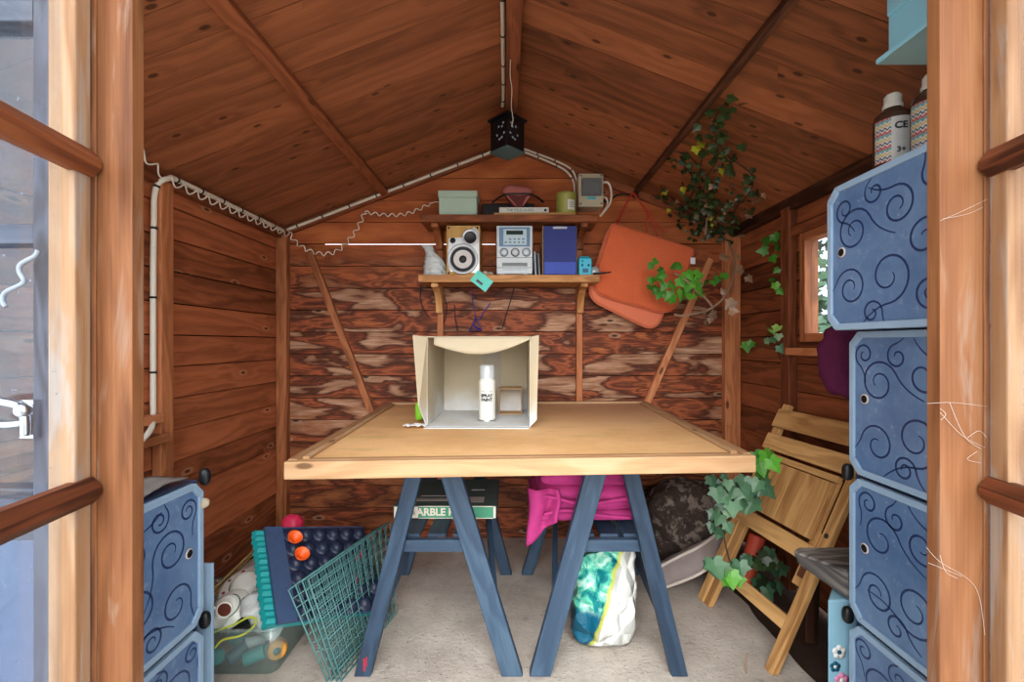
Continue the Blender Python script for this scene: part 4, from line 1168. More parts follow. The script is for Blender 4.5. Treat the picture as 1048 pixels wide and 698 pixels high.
# disc cases leaning beside the stereo
M['case_grey'] = plain('grey_disc_case', rgb(128, 136, 150), 0.3)
M['case_dark'] = plain('dark_disc_case', rgb(62, 66, 78), 0.3)
for i, (xx, hgt, lean, mt, lb) in enumerate(((0.1045, 0.128, -0.006, 'case_grey', 'grey disc case leaning against the stereo, left of two'), (0.1235, 0.118, -0.007, 'case_dark', 'dark grey disc case standing between the grey case and blue loudspeaker'))):
    b = MB(); zb = ZL + 0.001
    b.prism([(xx, 2.29, zb), (xx + 0.011, 2.29, zb), (xx + 0.011 + lean, 2.29, zb + hgt), (xx + lean, 2.29, zb + hgt)], (0, 0.10, 0))
    tag(b.build('disc_case', M[mt], bevel=0.001), lb, 'disc case', 'disc cases beside the stereo')

# cyan punch box, clear jar, oval tin
M['cyan'] = plain('cyan_plastic', rgb(40, 180, 208), 0.35)
M['cyan_dark'] = plain('deep_cyan', rgb(16, 92, 128), 0.4)
cb = thing('cyan_box', 'small bright cyan box at the right end of lower shelf', 'box', (0.352, 2.27, ZL))
b = MB(); b.box(0.321, 0.383, 2.245, 2.30, ZL + 0.001, ZL + 0.084); b.prism([(0.324, 2.247, ZL + 0.0845), (0.38, 2.247, ZL + 0.0845), (0.374, 2.262, ZL + 0.098), (0.33, 2.262, ZL + 0.098)], (0, 0.03, 0)); b.build('box_body', M['cyan'], cb, bevel=0.003)
b = MB(); b.box(0.338, 0.366, 2.2425, 2.2449, ZL + 0.014, ZL + 0.034); b.lathe([(0.006, 0), (0.006, 0.0015), (0.0, 0.0016)], (0.336, 2.2448, ZL + 0.05), fy, 14); b.lathe([(0.006, 0), (0.006, 0.0015), (0.0, 0.0016)], (0.368, 2.2448, ZL + 0.05), fy, 14); b.lathe([(0.004, 0), (0.004, 0.0015), (0.0, 0.0016)], (0.338, 2.2448, ZL + 0.072), fy, 12); b.build('front_print', M['cyan_dark'], cb)
M['clear'] = clear_plastic('clear_plastic', (0.86, 0.84, 0.82, 1), 0.3)
b = MB(); b.lathe([(0.0, 0), (0.034, 0), (0.036, 0.01), (0.036, 0.07), (0.028, 0.088), (0.026, 0.108), (0.0, 0.110)], (0.352, 2.345, ZL + 0.001), n=24)
tag(b.build('clear_jar', M['clear']), 'clear plastic jar behind the cyan box', 'jar')
b = MB(); b.lathe([(0.0, 0), (0.022, 0), (0.023, 0.004), (0.022, 0.012), (0.0, 0.013)], (0.402, 2.27, ZL + 0.0245), fy, 20)
tag(b.build('round_tin', M['silver']), 'small round grey tin on edge at the far right of lower shelf', 'tin')
b = MB(); b.beam((0.39, 2.235, ZL + 0.006), (0.45, 2.225, ZL + 0.010), 0.010, 0.008); b.beam((0.45, 2.225, ZL + 0.010), (0.475, 2.222, ZL + 0.013), 0.006, 0.006)
tag(b.build('black_pen', M['black'], bevel=0.002), 'black pen poking over the right end of lower shelf', 'pen')

# crumpled carrier at the left end
M['thin_plastic'] = plain('thin_white_plastic', rgb(200, 206, 206), 0.4, 0.4, var=0.12, scale=40, c2=rgb(160, 178, 184))
b = MB(); n = 40; m = 30; vs = []; fs = []
for i in range(m + 1):
    h = i / m
    if h < 0.55: rx, ry, cx = 0.066 * (1 - 0.25 * (h / 0.55) ** 2), 0.05 * (1 - 0.25 * (h / 0.55)), -0.392 - 0.012 * h / 0.55
    else:
        k = (h - 0.55) / 0.45; rx, ry, cx = 0.05 - 0.032 * math.sin(min(1, k * 1.4) * PI / 2) + 0.012 * k, 0.038 - 0.024 * k, -0.404 - 0.034 * k
    for k_ in range(n):
        a = 2 * PI * k_ / n; x = rx * math.cos(a); y = ry * math.sin(a)
        q = V((x * 30, y * 30, h * 6)); cr = abs(mnoise.noise(q)) * 0.5 + abs(mnoise.noise(q * 2.2)) * 0.25
        f = 1 - cr * 0.55 * min(1, h * 8)
        if h == 0: f *= 0.96
        vs.append((cx + x * f, 2.30 + y * f, ZL + 0.001 + 0.158 * h + 0.008 * mnoise.noise(q * 0.7) * h))
for i in range(m):
    for k_ in range(n):
        l = (k_ + 1) % n; fs.append([i * n + k_, i * n + l, (i + 1) * n + l, (i + 1) * n + k_])
fs.append(list(range(n - 1, -1, -1))); fs.append([m * n + k_ for k_ in range(n)])
b.add(vs, fs, smooth=True); tag(b.build('plastic_bag', M['thin_plastic']), 'crumpled white plastic bag at the left end of lower shelf', 'bag')

# teal label hanging over the shelf edge
M['teal_tag'] = plain('turquoise_card', rgb(96, 214, 196), 0.5, var=0.06)
lt = thing('swing_tag', 'turquoise card tag hanging askew over lower shelf front edge', 'tag', (-0.158, 2.213, 1.36))
cx_, cz_ = (493 - CX) / F * 2.212, CH - (287.5 - CY) / F * 2.212
u_ = V((math.cos(math.radians(-38)), 0, math.sin(math.radians(-38)))); w_ = V((-u_.z, 0, u_.x))
c0 = V((cx_, 2.212, cz_))
b = MB(); b.prism([c0 - u_ * 0.047 - w_ * 0.032, c0 + u_ * 0.047 - w_ * 0.032, c0 + u_ * 0.047 + w_ * 0.032, c0 - u_ * 0.047 + w_ * 0.032], (0, 0.0015, 0)); b.build('card', M['teal_tag'], lt)
b = MB(); b.prism([c0 + V((0, -.0005, 0)) - u_ * 0.022 - w_ * 0.018, c0 + V((0, -.0005, 0)) + u_ * 0.014 - w_ * 0.018, c0 + V((0, -.0005, 0)) + u_ * 0.014 - w_ * 0.006, c0 + V((0, -.0005, 0)) - u_ * 0.022 - w_ * 0.006], (0, 0.0004, 0)); b.build('print', M['navy'], lt)
b = MB(); b.tube(spline([c0 + w_ * 0.03 + u_ * 0.01 + V((0, -0.001, 0)), c0 + w_ * 0.05 + u_ * 0.01 + V((0, -0.004, 0)), V((cx_ + 0.045, 2.235, ZL + 0.004)), V((cx_ + 0.05, 2.27, ZL + 0.004))]), 0.0012, 6); b.build('string', M['shelf'], lt)
M['shell'] = plain('pale_pebble', rgb(186, 172, 150), 0.7, var=0.2)
for i, (xx, yy, s) in enumerate(((-0.142, 2.245, 0.016), (-0.116, 2.255, 0.014))):
    b = MB(); b.blob((xx, yy, ZL + s * 0.7), (s, s * 0.8, s * 0.7), 0.003, 60)
    tag(b.build('pebble', M['shell']), ['pale pebble on lower shelf just right of the veneer loudspeaker', 'smaller pale pebble on lower shelf just left of the stereo'][i], 'pebble', 'pebbles beside the stereo')

# upper shelf
M['mint'] = plain('mint_green', rgb(180, 204, 184), 0.5, var=0.04)
mb_ = thing('mint_box', 'pale mint green lidded box at the left of upper shelf', 'box', (-0.277, 2.31, ZU))
b = MB(); b.box(-0.372, -0.184, 2.255, 2.37, ZU + 0.001, ZU + 0.094); b.build('box_base', M['mint'], mb_, bevel=0.003)
b = MB(); b.box(-0.376, -0.180, 2.251, 2.374, ZU + 0.0945, ZU + 0.128); b.build('lid', M['mint'], mb_, bevel=0.004)
b = MB(); b.box(-0.165, 0.105, 2.33, 2.40, ZU + 0.001, ZU + 0.088)
tag(b.build('black_device', M['black'], bevel=0.006), 'long black box at the back of upper shelf behind the white book', 'box')
M['folder'] = plain('tan_folder', rgb(178, 136, 80), 0.7, var=0.1)
b = MB(); b.prism([(-0.098, 2.236, ZU + 0.0005), (0.30, 2.232, ZU + 0.0005), (0.30, 2.322, ZU + 0.0005), (-0.085, 2.326, ZU + 0.0005)], (0, 0, 0.012), (1, 0, 0))
tag(b.build('folder', M['folder']), 'thin tan card folder flat on upper shelf under the white book', 'folder')
bk_ = thing('book', 'white-spined book lying flat on the tan folder', 'book', (0.035, 2.29, ZU + 0.013))
b = MB(); b.box(-0.073, 0.172, 2.246, 2.325, ZU + 0.0135, ZU + 0.043); b.build('cover', M['white_gloss'], bk_, bevel=0.003)
M['green_ink'] = plain('green_ink', rgb(70, 120, 110), 0.5)
text_mesh('spine_lettering', 'THE FIELD GUIDE', 0.017, (0.03, 2.2452, ZU + 0.028), (1, 0, 0), (0, 0, 1), M['green_ink'], bk_, 0.0003)
b = MB(); b.lathe([(0.007, 0), (0.007, 0.0008), (0.0, 0.0009)], (0.155, 2.2458, ZU + 0.028), fy, 14); b.build('spine_emblem', M['navy'], bk_)
M['dusty_pink'] = plain('dusty_pink_cloth', rgb(168, 98, 92), 0.9, var=0.15, scale=40)
M['dusty_dark'] = plain('dark_red_cloth', rgb(96, 44, 40), 0.9, var=0.25, scale=60)
hp = thing('pink_pouch', 'dusty pink rounded pouch with striped front flap on top of the book', 'pouch', (0.015, 2.285, ZU + 0.044))
b = MB(); b.blob((0.018, 2.285, ZU + 0.132), (0.078, 0.035, 0.030), 0.006, 25, e=0.85); b.build('pouch_top', M['dusty_pink'], hp)
b = MB(); b.prism([(-0.045, 2.262, ZU + 0.108), (0.085, 2.262, ZU + 0.108), (0.045, 2.262, ZU + 0.05), (0.02, 2.262, ZU + 0.0445), (-0.01, 2.262, ZU + 0.058)], (0, 0.03, 0)); fl_ = b.build('front_flap', M['dusty_dark'], hp, bevel=0.004)
b = MB(); b.prism([(0.062, 2.260, ZU + 0.10), (0.083, 2.260, ZU + 0.104), (0.046, 2.260, ZU + 0.052), (0.042, 2.260, ZU + 0.056)], (0, 0.0018, 0)); b.prism([(-0.042, 2.260, ZU + 0.106), (-0.032, 2.260, ZU + 0.106), (0.014, 2.260, ZU + 0.054), (0.008, 2.260, ZU + 0.054)], (0, 0.0018, 0)); b.build('stripe', M['dusty_pink'], fl_)
b = MB(); b.tube(spline([(-0.11, 2.31, ZU + 0.085), (-0.05, 2.262, ZU + 0.108), (0.02, 2.256, ZU + 0.112), (0.09, 2.262, ZU + 0.110), (0.15, 2.32, ZU + 0.09)]), 0.005, 8); b.build('strap', M['black'], hp)
M['candle'] = plain('olive_green_jar', rgb(150, 152, 72), 0.4, var=0.06)
cj = thing('candle_jar', 'olive green jar candle with white label on upper shelf', 'candle', (0.262, 2.285, ZU + 0.013))
cjc = (0.262, 2.285, ZU + 0.0132)
b = MB(); b.lathe([(0.0, 0), (0.047, 0), (0.050, 0.004), (0.050, 0.088), (0.0515, 0.090), (0.0515, 0.104), (0.047, 0.108), (0.0, 0.107)], cjc, n=32); b.build('jar', M['candle'], cj)
b = MB(); vs = []; fs = []
for i in range(9):
    a = math.radians(2 + 48 * i / 8)
    for zz in (0.016, 0.066): vs.append((cjc[0] + 0.0506 * math.sin(a), cjc[1] - 0.0506 * math.cos(a), cjc[2] + zz))
for i in range(8): fs.append([2 * i, 2 * i + 2, 2 * i + 3, 2 * i + 1])
b.add(vs, fs); lb_ = b.build('label', M['white_gloss'], cj)
b = MB(); vs = []; fs = []
for r0 in (0.030, 0.040, 0.050):
    k0 = len(vs)
    for i in range(5):
        a = math.radians(12 + 30 * i / 4)
        for zz in (r0, r0 + 0.003): vs.append((cjc[0] + 0.0511 * math.sin(a), cjc[1] - 0.0511 * math.cos(a), cjc[2] + zz))
    for i in range(4): fs.append([k0 + 2 * i, k0 + 2 * i + 2, k0 + 2 * i + 3, k0 + 2 * i + 1])
b.add(vs, fs); b.build('label_print', M['grey_ink'], lb_)

# consumer unit on the back wall
M['unit'] = plain('aged_white_plastic', rgb(196, 186, 158), 0.4, var=0.06)
M['smoke'] = clear_plastic('smoked_window', (0.45, 0.5, 0.52, 1), 0.25, 0.08)
fu = thing('fuse_box', 'cream electrical fuse box on back wall right of the candle', 'fuse box', (0.396, 2.40, 1.75))
ux0, ux1, uy, uz0, uz1 = 0.332, 0.462, 2.345, 1.752, 1.925
b = MB(); b.box(ux0, ux1, uy, 2.449, uz0, uz1); b.build('enclosure', M['unit'], fu, bevel=0.008)
b = MB(); b.box(ux0 + 0.016, ux1 - 0.014, uy - 0.0022, uy - 0.0002, uz0 + 0.055, uz1 - 0.035); rc = b.build('switch_bay', M['rubber'], fu)
for i in range(3):
    xx = ux0 + 0.048 + 0.018 * i
    b = MB(); b.box(xx - 0.006, xx + 0.006, uy - 0.012, uy - 0.0024, uz0 + 0.082, uz0 + 0.098); b.build('switch', M['navy'], rc, bevel=0.001)
b = MB(); b.box(ux0 + 0.03, ux1 - 0.028, uy - 0.004, uy - 0.0024, uz0 + 0.075, uz0 + 0.122); b.build('breaker', M['case_grey'], rc)
b = MB(); b.box(ux0 + 0.014, ux1 - 0.012, uy - 0.022, uy - 0.019, uz0 + 0.053, uz1 - 0.033); b.build('window_flap', M['smoke'], fu, bevel=0.002)
b = MB(); b.box(ux0 + 0.045, ux1 - 0.04, uy - 0.0025, uy - 0.0002, uz0 + 0.038, uz0 + 0.049); b.build('rating_label', M['cyan'], fu)
for dx, dz in ((0.012, 0.014), (0.118, 0.014), (0.012, 0.159), (0.118, 0.159)):
    b = MB(); b.lathe([(0.006, 0), (0.006, 0.002), (0, 0.0025)], (ux0 + dx, uy - 0.0002, uz0 + dz), fy, 12); b.build('screw', M['chrome'], fu)

# ------------------------------------------------------------------ cables
def clipped_cable(nm, label, pts, r, clips, mat='white_cable', sm=10):
    p = spline(pts, sm)
    root = thing(nm, label, 'cable', tuple(p[0]))
    b = MB(); b.tube(p, r, 10); b.build('cable', M[mat], root)
    L = [0]
    for a, c in zip(p, p[1:]): L.append(L[-1] + (c - a).length)
    for f in clips:
        t = f * L[-1]; i = max(k for k in range(len(L)) if L[k] <= t); i = min(i, len(p) - 2)
        k = (t - L[i]) / max(1e-6, L[i + 1] - L[i]); c = p[i].lerp(p[i + 1], k); d = (p[i + 1] - p[i]).normalized()
        b = MB(); b.tube([c - d * 0.0035, c + d * 0.0035], r * 1.22, 10); b.build('clip', M['black'], root)
    return root
xw = -1.213
clipped_cable('power_cable', 'thick white power cable clipped up the left wall and along its eaves', [(-1.20, 1.40, 0.70), (-1.203, 1.50, 0.755), (-1.236, 1.560, 0.80), (-1.240, 1.565, 0.86), (-1.240, 1.565, 1.2), (-1.240, 1.568, 1.45), (-1.238, 1.575, 1.585), (xw, 1.60, 1.628), (xw, 1.66, 1.637), (xw, 2.0, 1.64), (xw, 2.39, 1.641)], 0.0092, [0.19, 0.33, 0.46, 0.54, 0.59, 0.66, 0.73, 0.80, 0.87, 0.95])
def slope_pt(x, y=2.408, dz=0.026): return (x, y, roof_z(x) - dz)
clipped_cable('power_cable', 'white power cable clipped along the left gable rafter to the lantern', [slope_pt(-1.20), slope_pt(-0.9), slope_pt(-0.6), slope_pt(-0.3), slope_pt(-0.10)], 0.0075, [0.05, 0.17, 0.3, 0.43, 0.56, 0.69, 0.82, 0.94])
clipped_cable('power_cable', 'white power cable clipped along the ridge above the black lantern', [(-0.030, 0.9, 2.105), (-0.036, 1.4, 2.105), (-0.044, 1.9, 2.103), (-0.05, 2.0, 2.09)], 0.007, [0.3, 0.45, 0.6, 0.75, 0.86, 0.97])
clipped_cable('power_cable', 'upper of two white cables from gable peak down to the fuse box', [slope_pt(0.05, dz=0.022), slope_pt(0.14, dz=0.020), slope_pt(0.24, dz=0.022), (0.305, 2.407, 1.965), (0.335, 2.41, 1.90), (0.345, 2.43, 1.86)], 0.0048, [0.2, 0.45, 0.7])
clipped_cable('power_cable', 'lower of two white cables from gable peak down to the fuse box', [slope_pt(0.05, dz=0.038), slope_pt(0.14, dz=0.038), slope_pt(0.23, dz=0.044), (0.285, 2.407, 1.95), (0.315, 2.41, 1.90), (0.322, 2.42, 1.84), (0.33, 2.43, 1.80)], 0.0048, [0.2, 0.45, 0.7])
clipped_cable('power_cable', 'white cable looping from the fuse box right side under the upper shelf end', [(0.463, 2.37, 1.885), (0.49, 2.365, 1.88), (0.505, 2.36, 1.83), (0.495, 2.35, 1.77), (0.455, 2.33, 1.715), (0.44, 2.335, 1.70)], 0.0055, [])
clipped_cable('power_cable', 'shorter white cable curling off the fuse box lower right corner', [(0.463, 2.37, 1.81), (0.482, 2.365, 1.80), (0.484, 2.36, 1.765), (0.46, 2.345, 1.725), (0.448, 2.34, 1.705)], 0.0045, [])
clipped_cable('power_cable', 'black cable running right from the fuse box towards the roof purlin', [(0.463, 2.40, 1.795), (0.50, 2.40, 1.80), (0.545, 2.405, 1.83), (0.60, 2.405, 1.835), (0.66, 2.41, 1.825)], 0.005, [], 'black')

def wavy(path, amp, pitch, scallop=False):
    """a springy cord: side-on it reads as a wave (or as scallops where it droops from clips)"""
    p = spline(path, 24); out = []; cum = [0]
    for a, c in zip(p, p[1:]): cum.append(cum[-1] + (c - a).length)
    N = int(cum[-1] / pitch * 12); j = 0
    for i in range(N + 1):
        t = cum[-1] * i / N
        while j < len(cum) - 2 and cum[j + 1] < t: j += 1
        k = (t - cum[j]) / max(1e-9, cum[j + 1] - cum[j]); c = p[j].lerp(p[j + 1], k); d = (p[j + 1] - p[j]).normalized()
        n1 = (V((0, 0, 1)) - d * d.z); n1 = n1.normalized() if n1.length > 1e-3 else V((0, 1, 0)); n2 = d.cross(n1)
        a = 2 * PI * t / pitch
        if scallop: out.append(c - n1 * abs(math.sin(a / 2)) * amp * 2 + n2 * math.cos(a) * amp * 0.3)
        else: out.append(c + n1 * math.sin(a) * amp + n2 * math.cos(a) * amp * 0.45)
    return out
b = MB()
b.tube(wavy([(-1.19, 1.40, 1.69), (-1.19, 1.50, 1.655), (-1.188, 1.60, 1.625), (-1.185, 1.9, 1.622), (-1.18, 2.2, 1.626), (-1.175, 2.375, 1.628)], 0.013, 0.062, True), 0.0028, 6)
b.tube(wavy([(-1.175, 2.375, 1.628), (-1.13, 2.385, 1.565), (-1.03, 2.385, 1.52), (-0.93, 2.385, 1.53), (-0.84, 2.385, 1.62), (-0.78, 2.385, 1.735)], 0.010, 0.047), 0.0028, 6)
b.tube(wavy([(-0.78, 2.385, 1.735), (-0.68, 2.38, 1.72), (-0.58, 2.37, 1.718), (-0.50, 2.36, 1.74), (-0.43, 2.35, 1.77)], 0.008, 0.045), 0.0028, 6)
b.tube(spline([(-0.43, 2.35, 1.77), (-0.40, 2.34, 1.775), (-0.374, 2.335, 1.77)]), 0.0026, 6)
tag(b.build('coiled_cord', M['white_cable']), 'white coiled telephone cord looping along left eaves to the mint box', 'cord')

# thin wires trailing down the wall under the lower shelf
M['dark_wire'] = plain('dark_wire', rgb(40, 34, 44), 0.5)
for pts, lb in (([(431, 292), (430, 305), (434, 318), (440, 325)], 'thin dark wire on wall left of the lower shelf left bracket'),
                ([(453, 300), (457, 312), (456, 325), (453, 333)], 'thin dark wire on wall just right of the left bracket'),
                ([(465, 312), (466, 325), (468, 338)], 'short dark wire on wall right of the left bracket, above the box'),
                ([(527, 291), (523, 306), (518, 322), (514, 337)], 'dark wire slanting down from the stereo to the cardboard box')):
    b = MB(); b.tube(spline([W(x, y, 2.437) for x, y in pts]), 0.0028, 6)
    tag(b.build('wire', M['dark_wire']), lb, 'wire', 'wires under the lower shelf')
M['blue_wire'] = plain('blue_plastic', rgb(30, 52, 140), 0.4)
bw = thing('blue_hook', 'blue plastic triangle hook hanging on wall above the cardboard box', 'hook', tuple(W(487, 335, 2.42)))
def wl_(x, y, d=2.425): return W(x, y, d)
b = MB(); b.tube([wl_(481, 338), wl_(487, 325), wl_(493, 338)], 0.005, 6, closed=True); b.tube([wl_(487, 325), wl_(484, 333), wl_(491, 337)], 0.005, 6); b.build('frame', M['blue_wire'], bw)
b = MB(); b.tube(spline([wl_(487, 326), wl_(485, 316), wl_(483, 302), wl_(483, 291)]), 0.0022, 6); b.tube(spline([wl_(490, 328), wl_(496, 318), wl_(502, 310)]), 0.003, 6); b.build('cord', M['blue_wire'], bw)

# ------------------------------------------------------------------ black house lantern under the ridge
M['lantern'] = plain('black_painted_metal', rgb(11, 12, 17), 0.45, var=0.3, scale=20)
M['star'] = plain('pale_star_hole', rgb(176, 190, 206), 0.6)  # solid stars; pale colour stands for light showing through the cut-outs
ln = thing('lantern', 'black house-shaped lantern with star cut-outs hanging at roof ridge', 'lantern', (-0.028, 1.95, 1.86))
lc = V((-0.028, 1.95, 0)); s45 = 0.073
def sq(z, k): return [lc + V((-k, 0, z)), lc + V((0, -k, z)), lc + V((k, 0, z)), lc + V((0, k, z))]
b = MB(); b.prism(sq(1.868, s45), (0, 0, 0.125), (0, 0, 1)); b.build('body', M['lantern'], ln, bevel=0.002)
b = MB(); q0 = sq(1.995, s45 * 1.16); ap = lc + V((0, 0, 2.044)); q1 = sq(2.004, s45 * 1.16)
b.add(q0 + q1 + [ap], [[3, 2, 1, 0], [0, 1, 5, 4], [1, 2, 6, 5], [2, 3, 7, 6], [3, 0, 4, 7], [4, 5, 8], [5, 6, 8], [6, 7, 8], [7, 4, 8]], (0, 0, 1)); b.build('pitched_roof', M['lantern'], ln)
b = MB(); b.prism(sq(1.860, s45 * 1.04), (0, 0, 0.0075), (1, 0, 0)); b.build('base', M['game_top'], ln, bevel=0.001)
for side in (-1, 1):
    d1 = V((side, 1, 0)).normalized(); nrm = V((side, -1, 0)).normalized()
    for (k, z) in ((0.022, 0.098), (0.030, 0.085), (0.05, 0.09), (0.018, 0.055), (0.06, 0.056), (0.045, 0.036), (0.032, 0.04)):
        c = lc + V((0, -s45, 1.868 + z)) + d1 * k + nrm * 0.0006
        b = MB(); pts = []
        for i in range(10):
            a = PI / 2 + 2 * PI * i / 10; rr = 0.0065 if i % 2 == 0 else 0.0028
            pts.append(c + d1 * rr * math.cos(a) + V((0, 0, 1)) * rr * math.sin(a))
        b.prism(pts, nrm * 0.0006); b.build('star_hole', M['star'], ln)
b = MB(); b.tube(spline([(-0.012, 1.60, 2.045), (-0.014, 1.68, 2.035), (-0.008, 1.72, 2.01), (-0.010, 1.80, 1.985), (-0.004, 1.86, 1.965), (-0.010, 1.872, 1.94)]), 0.0016, 6)
tag(b.build('thread', M['white_cable']), 'thin pale thread dangling in front of the black lantern', 'thread')
# ------------------------------------------------------------------ orange seat pads hanging on the back wall
def pad_mat(nm, c):
    t = NT(nm); oc = t.N('ShaderNodeTexCoord').outputs['Object']
    v = t.N('ShaderNodeTexVoronoi'); v.inputs['Scale'].default_value = 85; t.L(oc, v.inputs['Vector'])
    n = t.noise(oc, 8, 4)
    col = t.mix(n, tuple(x * 0.88 for x in c[:3]) + (1,), tuple(min(1, x * 1.12) for x in c[:3]) + (1,))
    t.bsdf(col, 0.9, 0.1, v.outputs['Distance'], 0.35, 0.004); return t.m
M['orange'] = pad_mat('orange_weave', rgb(214, 106, 68)); M['orange_pale'] = pad_mat('pale_orange_weave', rgb(226, 128, 96))
M['red_cord'] = plain('red_cord', rgb(190, 54, 40), 0.7)
def rounded_outline(poly, rad, n=8):
    out = []; m = len(poly)
    for i in range(m):
        p = V(poly[i]); a = (V(poly[i - 1]) - p); c = (V(poly[(i + 1) % m]) - p)
        r = min(rad[i], a.length * 0.45, c.length * 0.45)
        p0 = p + a.normalized() * r; p1 = p + c.normalized() * r
        for k in range(n + 1):
            t = k / n; out.append(p0 * (1 - t) ** 2 + p * 2 * t * (1 - t) + p1 * t * t)
    return out
def puffy(b, outline, nrm, th, rings=6, edge=0.35):
    """padded slab with a soft edge"""
    n = len(outline); c = sum(outline, V((0, 0, 0))) / n; nrm = V(nrm).normalized()
    vs = []; fs = []; rows = []
    prof = [(1.0, 0.0)]
    for side in (1, -1):
        rows_s = []
        for j in range(rings + 1):
            u = j / rings
            k = 1 - 0.05 * (1 - math.cos(u * PI / 2)) if u < 1 else 0.93
            rows_s.append((1 - 0.07 * (1 - math.sqrt(max(0, 1 - u * u))), u * th / 2 * side))
        for j, (k, h) in enumerate(rows_s):
            if side == -1 and j == 0: continue
            base = len(vs)
            for p in outline: vs.append(c + (p - c) * k + nrm * h)
            rows.append((side, base))
        base = len(vs)
        for p in outline: vs.append(c + (p - c) * 0.45 + nrm * side * th * 0.58)
        rows.append((side, base)); ci = len(vs); vs.append(c + nrm * side * th * 0.6)
        for i in range(n):
            j2 = (i + 1) % n
            fs.append([base + i, base + j2, ci] if side == 1 else [base + j2, base + i, ci])
    top = [bb for s, bb in rows if s == 1]; bot = [top[0]] + [bb for s, bb in rows if s == -1]
    for seq, s in ((top, 1), (bot, -1)):
        for r0, r1 in zip(seq, seq[1:]):
            for i in range(n):
                j2 = (i + 1) % n
                q = [r0 + i, r0 + j2, r1 + j2, r1 + i]
                fs.append(q if s == 1 else q[::-1])
    b.add(vs, fs, (1, 0, 0), smooth=True)
def pad(label, px, d, th, mat, ties):
    r = thing('seat_pad', label, 'seat pad', tuple(W(655, 330, d)), 'orange seat pads on the back wall')
    o = rounded_outline([W(x, y, d) for x, y, _ in px], [q for _, _, q in px])
    b = MB(); puffy(b, o, (0, -1, 0), th); pd = b.build('cushion', M[mat], r)
    b = MB(); b.tube([p + V((0, -th * 0.02, 0)) for p in o], 0.0035, 6, closed=True); b.build('piping', M['orange_pale'], r)
    for i, pts in enumerate(ties):
        b = MB(); b.tube(spline([W(x, y, dd) for x, y, dd in pts]), 0.0028, 6); b.build('tie_cord', M['red_cord'], r)
    return r
p1_ = pad('front orange seat pad hanging on wall by red cords, upper of the pair', [(626, 228, 0.03), (711, 255, 0.03), (690, 324, 0.10), (603, 299, 0.10)], 2.325, 0.035, 'orange',
    [[(631, 232, 2.32), (640, 212, 2.335), (648, 198, 2.36)], [(648, 198, 2.36), (662, 215, 2.33), (670, 226, 2.32), (681, 239, 2.318)], [(664, 217, 2.325), (661, 228, 2.315), (663, 238, 2.31)]])
b = MB(); c = W(709, 267, 2.30); b.box(c.x - 0.012, c.x + 0.012, c.y - 0.002, c.y, c.z - 0.016, c.z + 0.016); b.build('white_label', M['paper'], p1_)
pad('rear orange seat pad hanging lower, behind the other one', [(622, 234, 0.03), (700, 262, 0.03), (672, 341, 0.09), (599, 305, 0.09)], 2.37, 0.035, 'orange_pale',
    [[(627, 238, 2.365), (642, 205, 2.375), (649, 197, 2.38)], [(649, 197, 2.38), (664, 222, 2.372), (676, 248, 2.365)]])

# ------------------------------------------------------------------ folding chair leaning on the right wall
ch = thing('folding_chair', 'pine slatted folding chair folded flat and leaning on right wall', 'chair', (0.82, 1.66, 0))
ES = V((0.055, -0.44, 0)).normalized(); EH = V((-ES.y, ES.x, 0)); ET = (EH * 0.385 + V((0, 0, 0.785))).normalized(); EN = ET.cross(ES).normalized()
if EN.x > 0: EN = -EN
CO = V((0.780, 1.880, 0.0))
def CP(s, t, n): return CO + ES * s + ET * t + EN * n
def slab(b, s0, s1, t0, t1, n0, n1, grain):
    b.prism([CP(s0, t0, n0), CP(s1, t0, n0), CP(s1, t1, n0), CP(s0, t1, n0)], EN * (n1 - n0), grain)
CWD = 0.443
def leg_bar(s0, s1, t0, t1, n0, n1, ground):
    b = MB()
    if ground:
        pts = []
        for s, n in ((s0, n0), (s1, n0), (s1, n1), (s0, n1)):
            base = CP(s, 0, n); k = (0.0015 - base.z) / ET.z; pts.append(base + ET * k)
        top = [CP(s, t1, n) for s, n in ((s0, n0), (s1, n0), (s1, n1), (s0, n1))]
        v = pts + top
        b.add(v, [[3, 2, 1, 0], [4, 5, 6, 7], [0, 1, 5, 4], [1, 2, 6, 5], [2, 3, 7, 6], [3, 0, 4, 7]], ET)
    else: slab(b, s0, s1, t0, t1, n0, n1, ET)
    return b.build('leg', M['chair'], ch, bevel=0.003)
leg_bar(-0.004, 0.036, 0, 0.872, 0.0, 0.022, True)
leg_bar(0.409, 0.447, 0, 0.872, 0.0, 0.022, True)
leg_bar(0.040, 0.074, 0, 0.42, -0.004, 0.018, True)
leg_bar(0.371, 0.4045, 0.27, 0.46, -0.004, 0.018, False)
for t0, t1 in ((0.765, 0.845), (0.668, 0.735)):
    b = MB(); slab(b, 0.0, 0.443, t0, t1, 0.0225, 0.036, ES); b.build('back_slat', M['chair'], ch, bevel=0.003)
seat_p = MB()
for i in range(6):
    s0 = 0.047 + i * 0.0583
    slab(seat_p, s0, s0 + 0.0575, 0.425, 0.628, 0.030, 0.044, ET)
seat = seat_p.build('seat', M['chair'], ch, bevel=0.0015)
b = MB(); slab(b, 0.037, 0.406, 0.352, 0.412, 0.026, 0.050, ES); b.build('seat_front_rail', M['chair'], ch, bevel=0.003)
b = MB(); slab(b, 0.040, 0.404, 0.632, 0.655, 0.024, 0.042, ES); b.build('seat_back_rail', M['chair'], ch, bevel=0.002)
for s0 in (0.0395, 0.3795):
    b = MB(); slab(b, s0, s0 + 0.022, 0.36, 0.645, 0.0185, 0.0255, ET); b.build('seat_rail', M['chair'], ch)
b = MB(); slab(b, 0.036, 0.409, 0.125, 0.172, 0.003, 0.02, ES); b.build('stretcher', M['chair'], ch, bevel=0.003)
